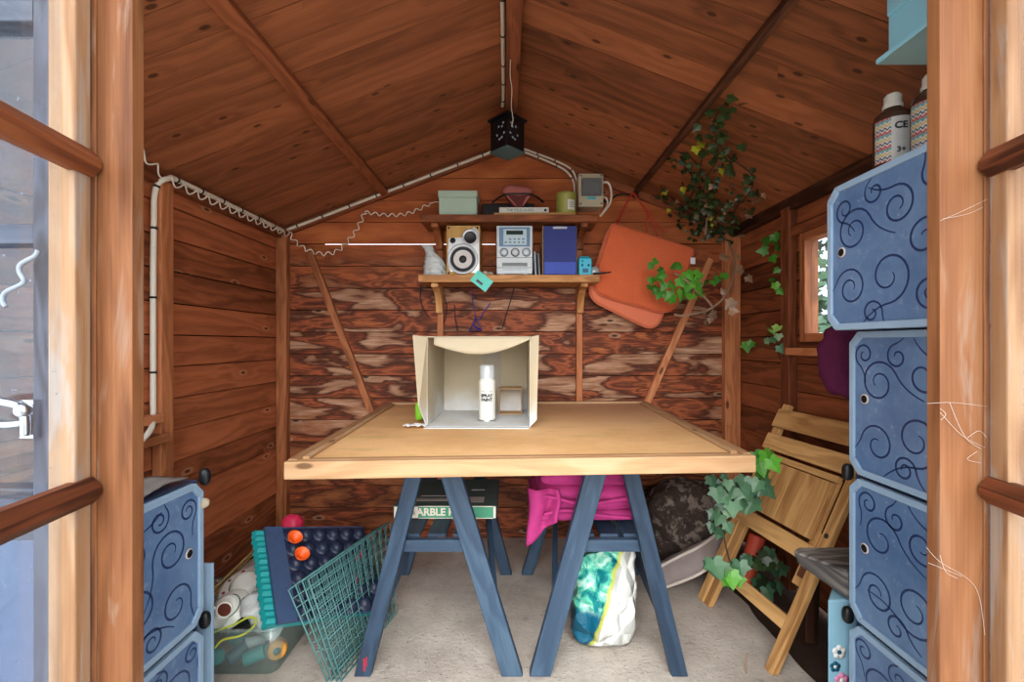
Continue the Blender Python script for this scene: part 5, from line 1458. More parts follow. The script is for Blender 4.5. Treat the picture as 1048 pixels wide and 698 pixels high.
for s_ in (0.018, 0.428):
    b = MB(); b.lathe([(0.008, 0), (0.008, 0.002), (0.0, 0.003)], CP(s_, 0.46, 0.0222), EN, 14); b.build('pivot_bolt', M['rubber'], ch)
M['rust'] = plain('rusty_metal', rgb(96, 54, 34), 0.8, var=0.4, scale=60)
b = MB(); slab(b, 0.385, 0.405, 0.30, 0.345, 0.0185, 0.0235, ET); b.build('hinge_plate', M['rust'], ch)

# ------------------------------------------------------------------ things by the right wall
M['pale_blue'] = plain('pale_blue_board', rgb(146, 194, 216), 0.5, var=0.08, scale=10)
pb = thing('toy_box', 'pale blue box with small painted flowers below the grey stool top', 'box', (1.0, 1.26, 0))
b = MB(); b.prism([(0.838, 1.215, 0), (1.15, 1.215, 0), (1.15, 1.315, 0), (0.925, 1.315, 0)], (0, 0, 0.364), (0, 0, 1)); b.build('box_body', M['pale_blue'], pb, bevel=0.004)
M['deco_white'] = plain('white_paint', rgb(236, 236, 232), 0.5); M['deco_pink'] = plain('pink_paint', rgb(226, 140, 178), 0.5); M['deco_teal'] = plain('teal_paint', rgb(24, 92, 120), 0.5)
def flower(cx, cz, rad, m, ctr):
    b = MB()
    for k in range(5):
        a = 2 * PI * k / 5 + 0.3
        b.lathe([(rad * 0.55, 0), (rad * 0.55, 0.0006), (0, 0.0008)], (cx + rad * 0.6 * math.cos(a), 1.2148, cz + rad * 0.6 * math.sin(a)), fy, 12)
    f_ = b.build('painted_flower', M[m], pb)
    b = MB(); b.lathe([(rad * 0.35, 0), (rad * 0.35, 0.0011), (0, 0.0012)], (cx, 1.2148, cz), fy, 12); b.build('flower_centre', M[ctr], f_)
flower(0.868, 0.225, 0.017, 'deco_white', 'deco_teal'); flower(0.857, 0.186, 0.013, 'deco_teal', 'deco_white'); flower(0.875, 0.150, 0.018, 'deco_pink', 'deco_white')
b = MB()
tp_ = [V((0.800, 1.312, 0.452)), V((0.872, 1.194, 0.452)), V((1.15, 1.200, 0.452)), V((1.155, 1.345, 0.452)), V((0.83, 1.340, 0.452))]
bt_ = [V((0.815, 1.310, 0.415)), V((0.882, 1.200, 0.367)), V((1.15, 1.206, 0.367)), V((1.155, 1.340, 0.367)), V((0.84, 1.334, 0.400))]
b.add(bt_ + tp_, [[4, 3, 2, 1, 0], [5, 6, 7, 8, 9]] + [[i, (i + 1) % 5, 5 + (i + 1) % 5, 5 + i] for i in range(5)], (1, 0.05, 0))
tag(b.build('grey_plank', M['old_plank'], bevel=0.012, seg=3), 'weathered grey stool top lying on the pale blue box, against the cubes', 'stool top')
M['purple'] = plain('plum_velvet', rgb(84, 32, 62), 0.95, 0.1, var=0.25, scale=30, bump=0.3)
b = MB(); b.blob((1.065, 1.42, 1.01), (0.098, 0.055, 0.135), 0.018, 14, nu=40, nv=30, e=0.75)
pbg = tag(b.build('purple_bag', M['purple']), 'dark plum cloth bag hanging below the window, behind the cubes', 'bag')
b = MB(); b.tube(spline([(1.05, 1.42, 1.13), (1.09, 1.425, 1.24), (1.163, 1.43, 1.30)]), 0.006, 8); b.tube(spline([(1.08, 1.41, 1.13), (1.12, 1.425, 1.25), (1.163, 1.43, 1.30)]), 0.006, 8); b.lathe([(0.006, -0.035), (0.006, 0.006)], (1.165, 1.43, 1.30), (-1, 0, 0), 10); b.build('hanging_strap', M['purple'], pbg)
b = MB(); b.box(1.155, XR, 1.40, 1.46, 1.02, 1.36); trim(b, M['beam'])

# paint bottles on the top cube
M['bottle'] = plain('brown_paint_bottle', rgb(60, 40, 30), 0.25, 0.5, var=0.1)
M['cap'] = plain('translucent_cap', rgb(196, 192, 182), 0.35)
def label_mat():
    t = NT('zigzag_label'); oc = t.N('ShaderNodeTexCoord').outputs['UV']
    s = t.N('ShaderNodeSeparateXYZ'); t.L(oc, s.inputs[0])
    zig = t.math('ABSOLUTE', t.math('SUBTRACT', t.math('FRACT', t.math('MULTIPLY', s.outputs[0], 9.0)), 0.5))
    k = t.math('ADD', s.outputs[1], t.math('MULTIPLY', zig, 0.12))
    fr_ = t.math('FRACT', t.math('MULTIPLY', k, 3.0))
    cr = t.ramp(fr_, [(0.0, rgb(160, 66, 66)), (0.18, rgb(176, 172, 166)), (0.3, rgb(40, 60, 92)), (0.42, rgb(176, 172, 166)), (0.54, rgb(168, 148, 84)), (0.68, rgb(176, 172, 166)), (0.8, rgb(82, 132, 136)), (0.99, rgb(176, 172, 166))])
    cr.node.color_ramp.interpolation = 'CONSTANT'
    col = t.mix(t.math('LESS_THAN', s.outputs[0], 0.42), rgb(168, 168, 166), cr)
    t.bsdf(col, 0.45); return t.m
M['zig'] = label_mat()
def bottle(cx, cy, label, scale, turn, tilt):
    z = 1.443; r = thing('paint_bottle', label, 'bottle', (cx, cy, z), 'paint bottles on top of the cubes')
    c = (cx, cy, z); k = scale
    b = MB(); b.lathe([(0.0, 0), (0.034 * k, 0), (0.036 * k, 0.004), (0.036 * k, 0.108 * k), (0.033 * k, 0.120 * k), (0.018 * k, 0.132 * k), (0.015 * k, 0.134 * k), (0.015 * k, 0.138 * k), (0.0, 0.138 * k)], c, n=32); b.build('bottle_body', M['bottle'], r)
    b = MB(); b.lathe([(0.019 * k, 0.134 * k), (0.019 * k, 0.143 * k), (0.0165 * k, 0.146 * k), (0.0165 * k, 0.162 * k), (0.012 * k, 0.168 * k), (0.0, 0.169 * k)], c, n=24); b.build('cap', M['cap'], r)
    R = 0.0366 * k; view = math.atan2(cx, cy) + turn     # label faces the doorway
    def LP(a, zz, off=0.0):
        th = view + a; return V((cx - (R + off) * math.sin(th), cy - (R + off) * math.cos(th), z + zz))
    n = 18; vs = []; fs = []; A0, A1 = -1.25, 1.0
    for i in range(n + 1):
        a = A1 + (A0 - A1) * i / n
        for zz in (0.008 * k, 0.104 * k): vs.append(LP(a, zz))
    for i in range(n): fs.append([2 * i, 2 * i + 2, 2 * i + 3, 2 * i + 1])
    me = bpy.data.meshes.new('label'); me.from_pydata([tuple(v) for v in vs], [], fs); uv = me.uv_layers.new(name='UVMap')
    for poly in me.polygons:
        for li, vi in zip(poly.loop_indices, poly.vertices): uv.data[li].uv = ((vi // 2) / n, vi % 2)
        poly.use_smooth = True
    me.materials.append(M['zig']); lo = bpy.data.objects.new('label', me); COL.objects.link(lo); lo.parent = r; lo.matrix_parent_inverse = Matrix.Translation(-r.location)
    def curved(s, size, a_c, zz, bold=0.0):
        o = text_mesh('label_lettering', s, size, (0, 0, 0), (1, 0, 0), (0, 1, 0), M['ink'], None, ext=0.0001, bold=bold)
        for v in o.data.vertices:
            v.co = LP(a_c - v.co.x / R, zz + v.co.y, 0.0006)
        o.parent = lo
    curved('CE', 0.020 * k, -0.42, 0.083 * k, 0.0008)
    for i, zz in enumerate((0.066, 0.060, 0.054)): curved('- - - - - -', 0.006 * k, -0.42, zz * k)
    curved('3+', 0.016 * k, -0.42, 0.030 * k, 0.0006)
    return r
bottle(0.855, 1.028, 'brown paint bottle with zigzag label and pale cap, left of two on the top cube', 1.0, 0.0, 0)
bottle(0.868, 0.945, 'brown paint bottle half hidden by the door post on the top cube', 0.98, 0.15, 0)

# pale blue wooden box hung under the roof
M['sky_paint'] = plain('sky_blue_paint', rgb(140, 200, 220), 0.45, var=0.06, scale=12)
M['sky_paint2'] = plain('grey_green_board', rgb(132, 158, 156), 0.6, var=0.1, scale=20)
hb = thing('hanging_box', 'pale blue painted wooden box hung under the roof, top right by the post', 'box', (0.86, 0.90, 1.655))
b = MB(); b.box(0.782, 0.97, 0.79, 0.985, 1.652, 1.662); b.build('base_board', M['sky_paint'], hb, bevel=0.002)
b = MB(); b.box(0.784, 0.968, 0.792, 0.983, 1.6505, 1.6518); b.build('base_underside', M['sky_paint2'], hb)
b = MB(); b.box(0.797, 0.955, 0.80, 0.97, 1.6625, 1.765); b.build('box_side', M['sky_paint'], hb, bevel=0.003)
b = MB(); b.box(0.790, 0.7966, 0.80, 0.965, 1.74, 1.785); b.build('roof_lip', M['sky_paint'], hb, bevel=0.002)
b = MB(); b.tube(spline([(0.84, 0.87, 1.649), (0.84, 0.868, 1.640), (0.845, 0.862, 1.636), (0.85, 0.858, 1.642)]), 0.0022, 6); b.build('cup_hook', M['rust'], hb)

# dark furry cushion with grey piped edge on floor by the right wall
M['fur'] = plain('dark_brown_fur', rgb(66, 56, 52), 1.0, 0.05, var=0.6, scale=34, bump=1.0, bscale=90, c2=rgb(124, 112, 104), thr=0.5)
M['grey_cloth'] = plain('grey_cloth', rgb(150, 138, 136), 0.95, 0.1, var=0.12, scale=30, bump=0.3, bscale=120)
M['piping'] = plain('cream_piping', rgb(214, 204, 194), 0.8)
pc_ = thing('pet_cushion', 'dark furry pet cushion with grey piped border slumped on floor under table', 'cushion', (0.78, 2.08, 0))
b = MB(); b.blob((0.80, 2.16, 0.205), (0.185, 0.17, 0.20), 0.035, 7, nu=48, nv=34, e=0.8, flat=0.004); b.build('fur_top', M['fur'], pc_)
b = MB(); edge_t = [W(676, 578, 1.98), W(695, 568, 1.955), (W(715, 558, 1.93)), W(737, 543, 2.02)]; edge_b = [W(681, 599, 1.955), W(700, 592, 1.92), W(720, 582, 1.895), W(742, 560, 1.98)]
et = spline(edge_t, 8); eb = spline(edge_b, 8); vs = []; fs = []
for i, (p, q) in enumerate(zip(et, eb)):
    for j in range(7):
        v = j / 6; pp = p.lerp(q, v); bul = math.sin(PI * v) * 0.022 + 0.006 * mnoise.noise(V((i * 0.4, v * 3, 0)))
        pp = pp + V((-0.35, -0.9, 0.2)).normalized() * bul; pp.z = max(pp.z, 0.006); vs.append(pp)
ne = len(et)
for i in range(ne - 1):
    for j in range(6): k = i * 7 + j; fs.append([k, k + 7, k + 8, k + 1])
b.add(vs, fs, smooth=True); b.build('border', M['grey_cloth'], pc_, solid=0.02)
b = MB()
for e in (et, eb): b.tube([p + V((-0.010, -0.030, 0.008)) for p in e], 0.0065, 8)
b.build('piping', M['piping'], pc_)

M['red_tube'] = plain('faded_red', rgb(206, 82, 58), 0.6, var=0.15, scale=20)
b = MB(); p0 = W(762, 598, 1.90); p0.z = 0.03; p1 = W(775, 548, 1.93)
b.tube([p0, p0.lerp(p1, 0.5), p1], 0.034, 18)
tag(b.build('red_roll', M['red_tube'], bevel=0.004), 'faded red roll standing behind the folded chair', 'roll')
b = MB(); b.beam((1.05, 1.62, -0.015), (1.12, 1.70, 0.36), 0.045, 0.03)
tag(b.build('timber_offcut', M['plank_dark'], bevel=0.003), 'dark timber offcut standing upright behind the chair', 'timber')

# ------------------------------------------------------------------ ivy
M['ivy_dark'] = leaf_mat('ivy_dark', rgb(30, 46, 24), rgb(62, 84, 40), rgb(196, 196, 50))
M['ivy_bright'] = leaf_mat('ivy_bright', rgb(42, 96, 30), rgb(98, 176, 52), rgb(176, 214, 112))
M['ivy_grey'] = leaf_mat('ivy_grey', rgb(40, 74, 52), rgb(92, 138, 100), rgb(166, 196, 150))
M['ivy_dead'] = leaf_mat('ivy_dead', rgb(104, 74, 52), rgb(172, 136, 104), rgb(206, 168, 112))
M['stem'] = plain('ivy_stem', rgb(150, 120, 96), 0.8, var=0.2); M['stem_dark'] = plain('ivy_stem_dark', rgb(70, 50, 38), 0.8, var=0.2)
LEAF = [(0, 0), (0.16, -0.16), (0.42, -0.12), (0.40, 0.10), (0.62, 0.34), (0.34, 0.46), (0.20, 0.70), (0, 1.0)]
LEAF = LEAF + [(-x, y) for x, y in LEAF[-2:0:-1]]
def leaf(b, p, size, tip, nrm, rnd, fold=0.18):
    tip = V(tip).normalized(); nrm = V(nrm); nrm = (nrm - tip * nrm.dot(tip))
    nrm = nrm.normalized() if nrm.length > 1e-4 else tip.orthogonal().normalized()
    s = tip.cross(nrm)
    vs = [p + tip * 0.28 * size]
    for x, y in LEAF: vs.append(p + (s * x + tip * y - nrm * (fold * abs(x) + 0.12 * y * y)) * size)
    n = len(LEAF)
    b.add(vs, [[0, 1 + i, 1 + (i + 1) % n] for i in range(n)], tip, rnd)
def ivy(label, stems, leaves, leaf_mats, stem_mat='stem', sr=0.0028, group=None, nbase=(0, -1, 0.25), seed=1):
    """leaves: (point, size, material index, rnd or None, tip or None)"""
    rg = random.Random(seed)
    loc = stems[0][0] if stems else leaves[0][0]
    r = thing('ivy', label, 'ivy', tuple(loc), group)
    if stems:
        b = MB()
        for s in stems: b.tube(spline(s, 6), sr, 6)
        b.build('stem', M[stem_mat], r)
    for mi, m in enumerate(leaf_mats):
        b = MB(); cnt = 0
        for (p, size, k, rn, tip) in leaves:
            if k != mi: continue
            cnt += 1
            t = V(tip) if tip is not None else V((rg.uniform(-1, 1), rg.uniform(-0.5, 0.3), rg.uniform(-1.2, 0.2)))
            nn = V(nbase) + V((rg.uniform(-.6, .6), rg.uniform(-.5, .5), rg.uniform(-.5, .6)))
            leaf(b, V(p), size * rg.uniform(0.85, 1.15), t, nn, rn if rn is not None else rg.uniform(0, 0.72))
        if cnt: b.build('leaves', M[m], r)
    return r
def jit(p, a, rg): return V(p) + V((rg.uniform(-a, a), rg.uniform(-a, a), rg.uniform(-a, a)))
def roofpt(px, py, drop=0.03):
    """point hanging just under the right-hand roof slope"""
    k = (px - CX) / F; m = (CY - py) / F
    y = (RZ - drop + PITCH * RX - CH) / (m + PITCH * k)
    y = min(y, 2.40)
    return W(px, py, y)
rg = random.Random(5)
# 1 ceiling creeper
stems = [[roofpt(x, y) for x, y in s] for s in ([(742, 236), (716, 224), (690, 205), (676, 190)], [(735, 236), (728, 205), (722, 180), (705, 160), (690, 155)], [(748, 240), (752, 215), (765, 200), (770, 180), (745, 160), (735, 146)],
         [(722, 182), (735, 160), (730, 130), (735, 115), (748, 98)], [(720, 225), (700, 215), (712, 190), (700, 170)], [(742, 236), (725, 215), (715, 185), (722, 150)])]
lv = []
for s in stems:
    pts = spline(s, 6)
    for p in pts:
        for q in range(2):
            if rg.random() < 0.75: lv.append((jit(p, 0.03, rg) * 1.0 + V((0, -0.01, -0.03)), rg.uniform(0.016, 0.03), 0, None if rg.random() < 0.95 else 0.97, None))
for i in range(170):
    x = 722 + rg.gauss(0, 15); y = 212 + rg.gauss(0, 13)
    if y < 168 or x < 676 or x > 757: continue
    p = roofpt(x, min(y, 240), 0.05); p += V((0, rg.uniform(-0.08, 0.0), rg.uniform(-0.05, 0)))
    p.y = min(p.y, 2.37)
    p.z = min(p.z, roof_z(p.x) - 0.045)
    lv.append((p, rg.uniform(0.016, 0.028), 0 if rg.random() < 0.84 else 1, None, None))
for x, y, s, k in ((712, 150, .040, 1.0), (716, 148, .03, 0.95), (735, 142, .042, 0.55), (758, 148, .04, 0.5), (747, 173, .036, 0.5), (740, 158, .02, 0.97), (762, 180, .038, 0.55), (770, 180, .03, 0.5), (699, 192, .026, 1.0), (720, 155, .04, 0.6), (745, 100, .04, .6), (740, 110, .035, .55), (730, 115, .03, .5), (715, 128, .03, .5), (718, 140, .03, .5), (705, 158, .035, .5)):
    lv.append((roofpt(x, y, 0.045), s, 0, k, None))
for x, y in ((781, 198), (768, 215), (776, 203), (757, 240), (733, 243), (748, 236), (765, 219)): lv.append((roofpt(x, y, 0.05), 0.03, 1, None, None))
ivy('dark tangled ivy creeping over right roof slope above the orange pads', stems, lv, ['ivy_dark', 'ivy_dead'], 'stem_dark', 0.003, seed=2)

# 2 bright ivy in front of the orange pads
def pts2(l, d): return [W(x, y, dd) for x, y, dd in l]
stems = [pts2([(746, 248, 2.33), (752, 272, 2.26), (744, 300, 2.2), (725, 317, 2.17), (700, 323, 2.17), (690, 322, 2.17)], 0), pts2([(730, 315, 2.17), (722, 305, 2.16), (715, 300, 2.15), (700, 285, 2.15), (690, 280, 2.17)], 0), pts2([(722, 240, 2.3), (724, 222, 2.3), (728, 208, 2.2)], 0)]
lv = []
for x, y, s, k, mi in ((668, 270, .045, .3, 0), (664, 292, .04, .2, 0), (672, 284, .045, .4, 0), (680, 280, .05, .35, 0), (686, 290, .055, .5, 0), (695, 285, .06, .55, 0), (703, 278, .055, .6, 0), (706, 290, .065, .75, 0), (712, 282, .055, .7, 0), (716, 292, .06, .62, 0), (698, 298, .06, .65, 0), (690, 301, .05, .4, 0), (708, 301, .05, .7, 0), (720, 300, .04, .5, 0), (735, 283, .035, .2, 0), (741, 280, .04, .3, 0), (729, 287, .035, .35, 0), (681, 299, .045, .3, 0), (697, 272, .04, .3, 0), (675, 300, .04, .3, 0), (690, 270, .035, .25, 0),
        (719, 318, .04, None, 1), (733, 322, .045, None, 1), (751, 308, .05, None, 1), (747, 318, .04, None, 1), (760, 275, .05, None, 1), (765, 283, .045, None, 1), (738, 262, .045, None, 1), (742, 300, .03, None, 1), (727, 326, .03, None, 1), (722, 328, .03, None, 1), (757, 262, .03, None, 1)):
    lv.append((W(x, y, 2.14 + rg.uniform(-.02, .03)), s * 1.0, mi, k, None))
for (p, s_, mi, k, tp_) in list(lv):
    if mi == 0:
        for q in range(1): lv.append((p + V((rg.uniform(-.022, .022), rg.uniform(0.004, .03), rg.uniform(-.022, .022))), s_ * 0.85, 0, rg.uniform(0, .45), None))
ivy('bright green ivy sprig with pale curved stem hanging in front of orange pads', stems, lv, ['ivy_bright', 'ivy_dead'], 'stem', 0.0055, seed=3)

# 3 and 4 sprigs on the right wall
def wallr(x, y, d=0.03):
    k = (x - CX) / F; Y = (XR - d) / k; return W(x, y, Y)
stems = [[wallr(800, 258), wallr(797, 248), wallr(790, 240)], [wallr(800, 300), wallr(796, 290), wallr(793, 285)]]
lv = [(wallr(x, y, 0.05), s, 0, k, None) for x, y, s, k in ((787, 243, .05, .15), (792, 240, .05, .2), (785, 256, .05, .25), (794, 252, .045, .15), (790, 262, .04, .3), (797, 275, .03, .2), (793, 290, .045, .75), (797, 296, .04, .5), (790, 285, .03, .2))]
ivy('small dark ivy sprig on right wall left of the window', stems, lv, ['ivy_bright'], 'stem_dark', nbase=(-0.6, -1, 0.2), seed=4)
stems = [[wallr(803, 380), wallr(797, 362), wallr(793, 350), wallr(787, 342)], [wallr(795, 358), wallr(780, 355), wallr(768, 350)]]
lv = [(wallr(x, y, 0.05), s, mi, k, None) for x, y, s, k, mi in ((786, 336, .05, .9, 0), (797, 334, .045, .95, 0), (789, 347, .05, .7, 1), (797, 342, .04, .9, 1), (798, 354, .045, .6, 1), (764, 351, .05, .55, 0), (770, 350, .035, .4, 0), (783, 349, .04, .8, 1), (793, 340, .035, .9, 0))]
ivy('pale ivy sprig on right wall below the window corner', stems, lv, ['ivy_bright', 'ivy_grey'], 'stem_dark', nbase=(-0.6, -1, 0.2), seed=5)

# 5 ivy trailing at the table's right corner in front of the chair
def pt(x, y, d): return W(x, y, d)
stems = [[pt(775, 470, 1.62), pt(765, 495, 1.6), pt(752, 520, 1.58), pt(740, 545, 1.57)], [pt(770, 500, 1.6), pt(735, 490, 1.62), pt(725, 492, 1.63)], [pt(740, 545, 1.57), pt(743, 560, 1.56), pt(747, 575, 1.55), pt(750, 582, 1.55)]]
lv = []
for x, y, s, k, mi in ((783, 462, .075, .45, 0), (776, 470, .07, .3, 0), (788, 470, .06, .6, 0), (779, 480, .06, .35, 0), (727, 488, .05, .3, 1), (733, 500, .065, .5, 1), (745, 492, .05, .6, 1), (752, 500, .055, .45, 1), (762, 488, .06, .35, 1), (768, 497, .065, .4, 1), (777, 492, .06, .5, 1), (772, 510, .07, .45, 1), (760, 512, .06, .55, 1), (750, 514, .055, .7, 1), (746, 522, .05, .8, 1), (738, 527, .05, .5, 1), (744, 536, .05, .45, 1), (736, 542, .045, .4, 1), (785, 498, .06, .4, 1), (757, 502, .05, .6, 1), (741, 508, .05, .65, 1),
        (730, 573, .075, .55, 1), (738, 580, .06, .4, 1), (748, 585, .075, .6, 0), (757, 575, .06, .45, 1), (742, 590, .06, .5, 0), (755, 588, .055, .7, 0), (765, 572, .045, .3, 1)):
    lv.append((W(x, y, 1.52 + rg.uniform(-.02, .05)), s * 0.84, mi, k, (rg.uniform(-.7, .7), -.3, -0.9)))
for (p, s_, mi, k, tp_) in list(lv):
    for q in range(2): lv.append((p + V((rg.uniform(-.025, .025), rg.uniform(0.01, .05), rg.uniform(-.025, .02))), s_ * 0.8, mi, rg.uniform(0, .5), tp_))
ivy('large-leaved ivy trailing past the right table corner over the folded chair', stems, lv, ['ivy_bright', 'ivy_grey'], 'stem_dark', nbase=(-0.3, -1, 0.6), seed=6)
# 6 seedling sprig near the back wall under the table
stems = [[W(712, 545, 2.1), W(705, 530, 2.08), W(698, 523, 2.07)]]
lv = [(W(x, y, 2.05), s, mi, k, None) for x, y, s, k, mi in ((693, 522, .05, .5, 0), (700, 519, .05, .45, 0), (697, 530, .05, .4, 0), (705, 526, .04, .55, 0), (715, 522, .05, .5, 1), (720, 518, .045, .4, 1))]
ivy('small fresh ivy sprig above the dark furry cushion', stems, lv, ['ivy_bright', 'ivy_grey'], 'stem_dark', seed=7)
# 7 dark ivy behind the chair
lv = [(W(rg.uniform(772, 800), rg.uniform(560, 606), 1.80 + rg.uniform(-.03, .05)), 0.05, 0 if rg.random() < 0.5 else 1, rg.uniform(0, .4), None) for i in range(22)]
ivy('dark ivy growing from the soil behind the folded chair', [[W(790, 610, 1.85), W(785, 585, 1.85), W(780, 560, 1.84)]], lv, ['ivy_dark', 'ivy_grey'], 'stem_dark', seed=8)

# hedge outside the right window
b = MB(); rg = random.Random(9)
for i in range(4200):
    p = V((rg.uniform(1.75, 2.5), rg.uniform(1.2, 4.6), rg.uniform(0.2, 2.3)))
    if (p.z > 1.30 - 0.45 * (p.x - 1.75) + 0.25 * mnoise.noise(V((p.y * 2.2, p.z * 2, 0)))) and rg.random() < 0.45: continue
    leaf(b, p, rg.uniform(0.05, 0.09), (rg.uniform(-1, 1), rg.uniform(-1, 1), rg.uniform(-1, .4)), (-1, -.3 + rg.uniform(-.5, .5), rg.uniform(-.2, .8)), rg.uniform(0, .9))
M['hedge_leaf'] = leaf_mat('hedge_leaf', rgb(24, 52, 30), rgb(84, 128, 84), rgb(150, 186, 150))
hd = b.build('hedge', M['hedge_leaf']); tag(hd, 'green leafy hedge outside the small right window', 'hedge')
# ------------------------------------------------------------------ clutter on the left
M['grey_film'] = plain('grey_cloth_cover', rgb(128, 122, 116), 0.7, var=0.35, scale=14, bump=0.4, bscale=30)
b = MB(); vs = []; fs = []
for i in range(25):
    for j in range(19):
        x = -1.18 + 0.36 * i / 24; y = 0.86 + 0.29 * j / 18
        z = 0.708 + 0.02 * abs(mnoise.noise(V((x * 14, y * 14, 2)))) + 0.012 * abs(mnoise.noise(V((x * 34, y * 34, 7))))
        vs.append((x, y, z))
for i in range(24):
    for j in range(18): k = i * 19 + j; fs.append([k, k + 19, k + 20, k + 1])
b.add(vs, fs, smooth=True)
tag(b.build('dust_cloth', M['grey_film'], solid=0.002), 'crumpled grey cloth lying on top of the left cube stack', 'cloth')
b = MB(); b.blob((-0.797, 1.168, 0.640), (0.014, 0.012, 0.013), 0.004, 60)
tag(b.build('wall_plug', M['shell']), 'small pale lump stuck at upper corner of left cube door', 'lump')
# pale blue panel standing beyond the left stack
b = MB(); b.box(-1.10, -0.806, 1.215, 1.225, 0.003, 0.46, (0, 0, 1))
tag(b.build('loose_panel', M['panel_edge'], bevel=0.002), 'pale blue plastic panel standing on edge just beyond the left cube stack', 'panel')

# clear tub with toys
M['tub'] = clear_plastic('tub_plastic', (0.88, 0.95, 0.94, 1), 0.10)
tb = thing('plastic_tub', 'clear plastic storage tub full of toys on the floor by left wall', 'tub', (-0.93, 1.56, 0))
TX0, TX1, TY0, TY1, TH = -1.13, -0.735, 1.42, 1.72, 0.165
def rr(x0, x1, y0, y1, z, rad, n=6):
    out = []
    for cx, cy, a0 in ((x1 - rad, y1 - rad, 0), (x0 + rad, y1 - rad, PI / 2), (x0 + rad, y0 + rad, PI), (x1 - rad, y0 + rad, 1.5 * PI)):
        for k in range(n + 1):
            a = a0 + PI / 2 * k / n; out.append(V((cx + rad * math.cos(a), cy + rad * math.sin(a), z)))
    return out
def loft(b, loops, capb=True):
    n = len(loops[0]); vs = [p for l in loops for p in l]; fs = []
    for i in range(len(loops) - 1):
        for k in range(n): l = (k + 1) % n; fs.append([i * n + k, i * n + l, (i + 1) * n + l, (i + 1) * n + k])
    if capb: fs.append(list(range(n - 1, -1, -1)))
    b.add(vs, fs, smooth=True)
b = MB(); e = 0.02
loft(b, [rr(TX0 + e, TX1 - e, TY0 + e, TY1 - e, 0.002, 0.03), rr(TX0 + 0.006, TX1 - 0.006, TY0 + 0.006, TY1 - 0.006, TH - 0.012, 0.04)])
b.build('tub_body', M['tub'], tb, solid=0.002)
b = MB(); loft(b, [rr(TX0 + 0.004, TX1 - 0.004, TY0 + 0.004, TY1 - 0.004, TH - 0.012, 0.04), rr(TX0 - 0.010, TX1 + 0.010, TY0 - 0.010, TY1 + 0.010, TH - 0.004, 0.05), rr(TX0 - 0.010, TX1 + 0.010, TY0 - 0.010, TY1 + 0.010, TH - 0.012, 0.05)], False)
b.build('tub_rim', M['tub'], tb, solid=0.002)
M['teal'] = plain('teal_plastic', rgb(26, 150, 152), 0.4, var=0.1); M['teal2'] = plain('deep_teal_plastic', rgb(20, 92, 110), 0.4)
M['amber'] = plain('amber_plastic', rgb(218, 148, 58), 0.4); M['white_toy'] = plain('white_toy', rgb(206, 214, 216), 0.5)
rg = random.Random(3)
toys = [(-0.84, 1.47, 'teal'), (-0.90, 1.48, 'teal2'), (-0.96, 1.47, 'teal'), (-0.80, 1.50, 'teal'), (-0.87, 1.53, 'white_toy'), (-0.775, 1.49, 'amber'), (-1.02, 1.50, 'teal2'), (-0.94, 1.55, 'teal')]
for i, (x, y, m) in enumerate(toys):
    b = MB(); z = 0.042 if i != 5 else 0.04
    if m == 'amber': b.lathe([(0.012, -0.022), (0.028, -0.02), (0.031, 0), (0.028, 0.02), (0.012, 0.022)], (x, y, z + 0.01), (0.5, -1, 0.2), 20)
    else:
        a = rg.uniform(0, PI); d = V((math.cos(a), math.sin(a) * 0.5, rg.uniform(-0.2, 0.5))).normalized() * 0.03
        b.tube([V((x, y, z)) - d, V((x, y, z)), V((x, y, z)) + d], 0.022, 14)
    o = b.build('toy_block', M[m], bevel=0.004)
    lbs = {'teal': 'teal plastic toy piece in the clear tub', 'teal2': 'dark teal toy piece in the clear tub', 'white_toy': 'white toy piece behind the teal ones in the clear tub', 'amber': 'amber ring-shaped toy at the right end of the clear tub'}
    tag(o, lbs[m], 'toy', 'toys in the clear tub')

# enamel ware on top of the tub
M['enamel'] = plain('white_enamel', rgb(228, 230, 222), 0.25, 0.5, var=0.05); M['rose'] = plain('rose_print', rgb(150, 60, 66), 0.4)
M['brown_glaze'] = plain('brown_glaze', rgb(96, 52, 40), 0.3); M['green_rim'] = plain('green_rim', rgb(60, 110, 96), 0.4)
def dish(label, c, axis, R, dots, grp='white enamel pieces on the clear tub'):
    r = thing('enamel_dish', label, 'dish', tuple(c), grp)
    ax = V(axis).normalized(); e1 = ax.orthogonal().normalized(); e2 = ax.cross(e1)
    b = MB(); b.lathe([(0.0, -0.002), (R * 0.9, -0.002), (R, 0.0), (R, 0.005), (R * 0.94, 0.010), (R * 0.66, 0.020), (R * 0.58, 0.024), (R * 0.52, 0.040), (R * 0.38, 0.048), (R * 0.2, 0.048), (0.0, 0.047)], c, ax, 44); b.build('bowl', M['enamel'], r)
    b = MB(); b.tube([V(c) + ax * 0.024 + (e1 * math.cos(t) + e2 * math.sin(t)) * R * 0.60 for t in [2 * PI * k / 40 for k in range(40)]], 0.0018, 6, closed=True); b.build('green_line', M['green_rim'], r)
    if dots:
        for k in range(9):
            t = 2 * PI * k / 9
            b = MB(); b.blob(V(c) + (e1 * math.cos(t) + e2 * math.sin(t)) * R * 0.80 + ax * 0.0145, (0.0065, 0.0065, 0.0045), nu=10, nv=8); b.build('painted_rose', M['rose'], r)
    return r
dish('upturned white enamel dish with ring of painted roses, on the tub pile', W(253, 603, 1.64), (0.12, -0.42, 0.9), 0.088, True)
dish('plain white enamel saucer in front of the rose dish on the tub', W(236, 624, 1.51), (-0.05, -0.62, 0.78), 0.064, False)
lid = thing('enamel_dome', 'small white domed enamel piece with knob behind the rose dish', 'dome', tuple(W(266, 578, 1.74)), 'white enamel pieces on the clear tub')
c = W(266, 588, 1.76)
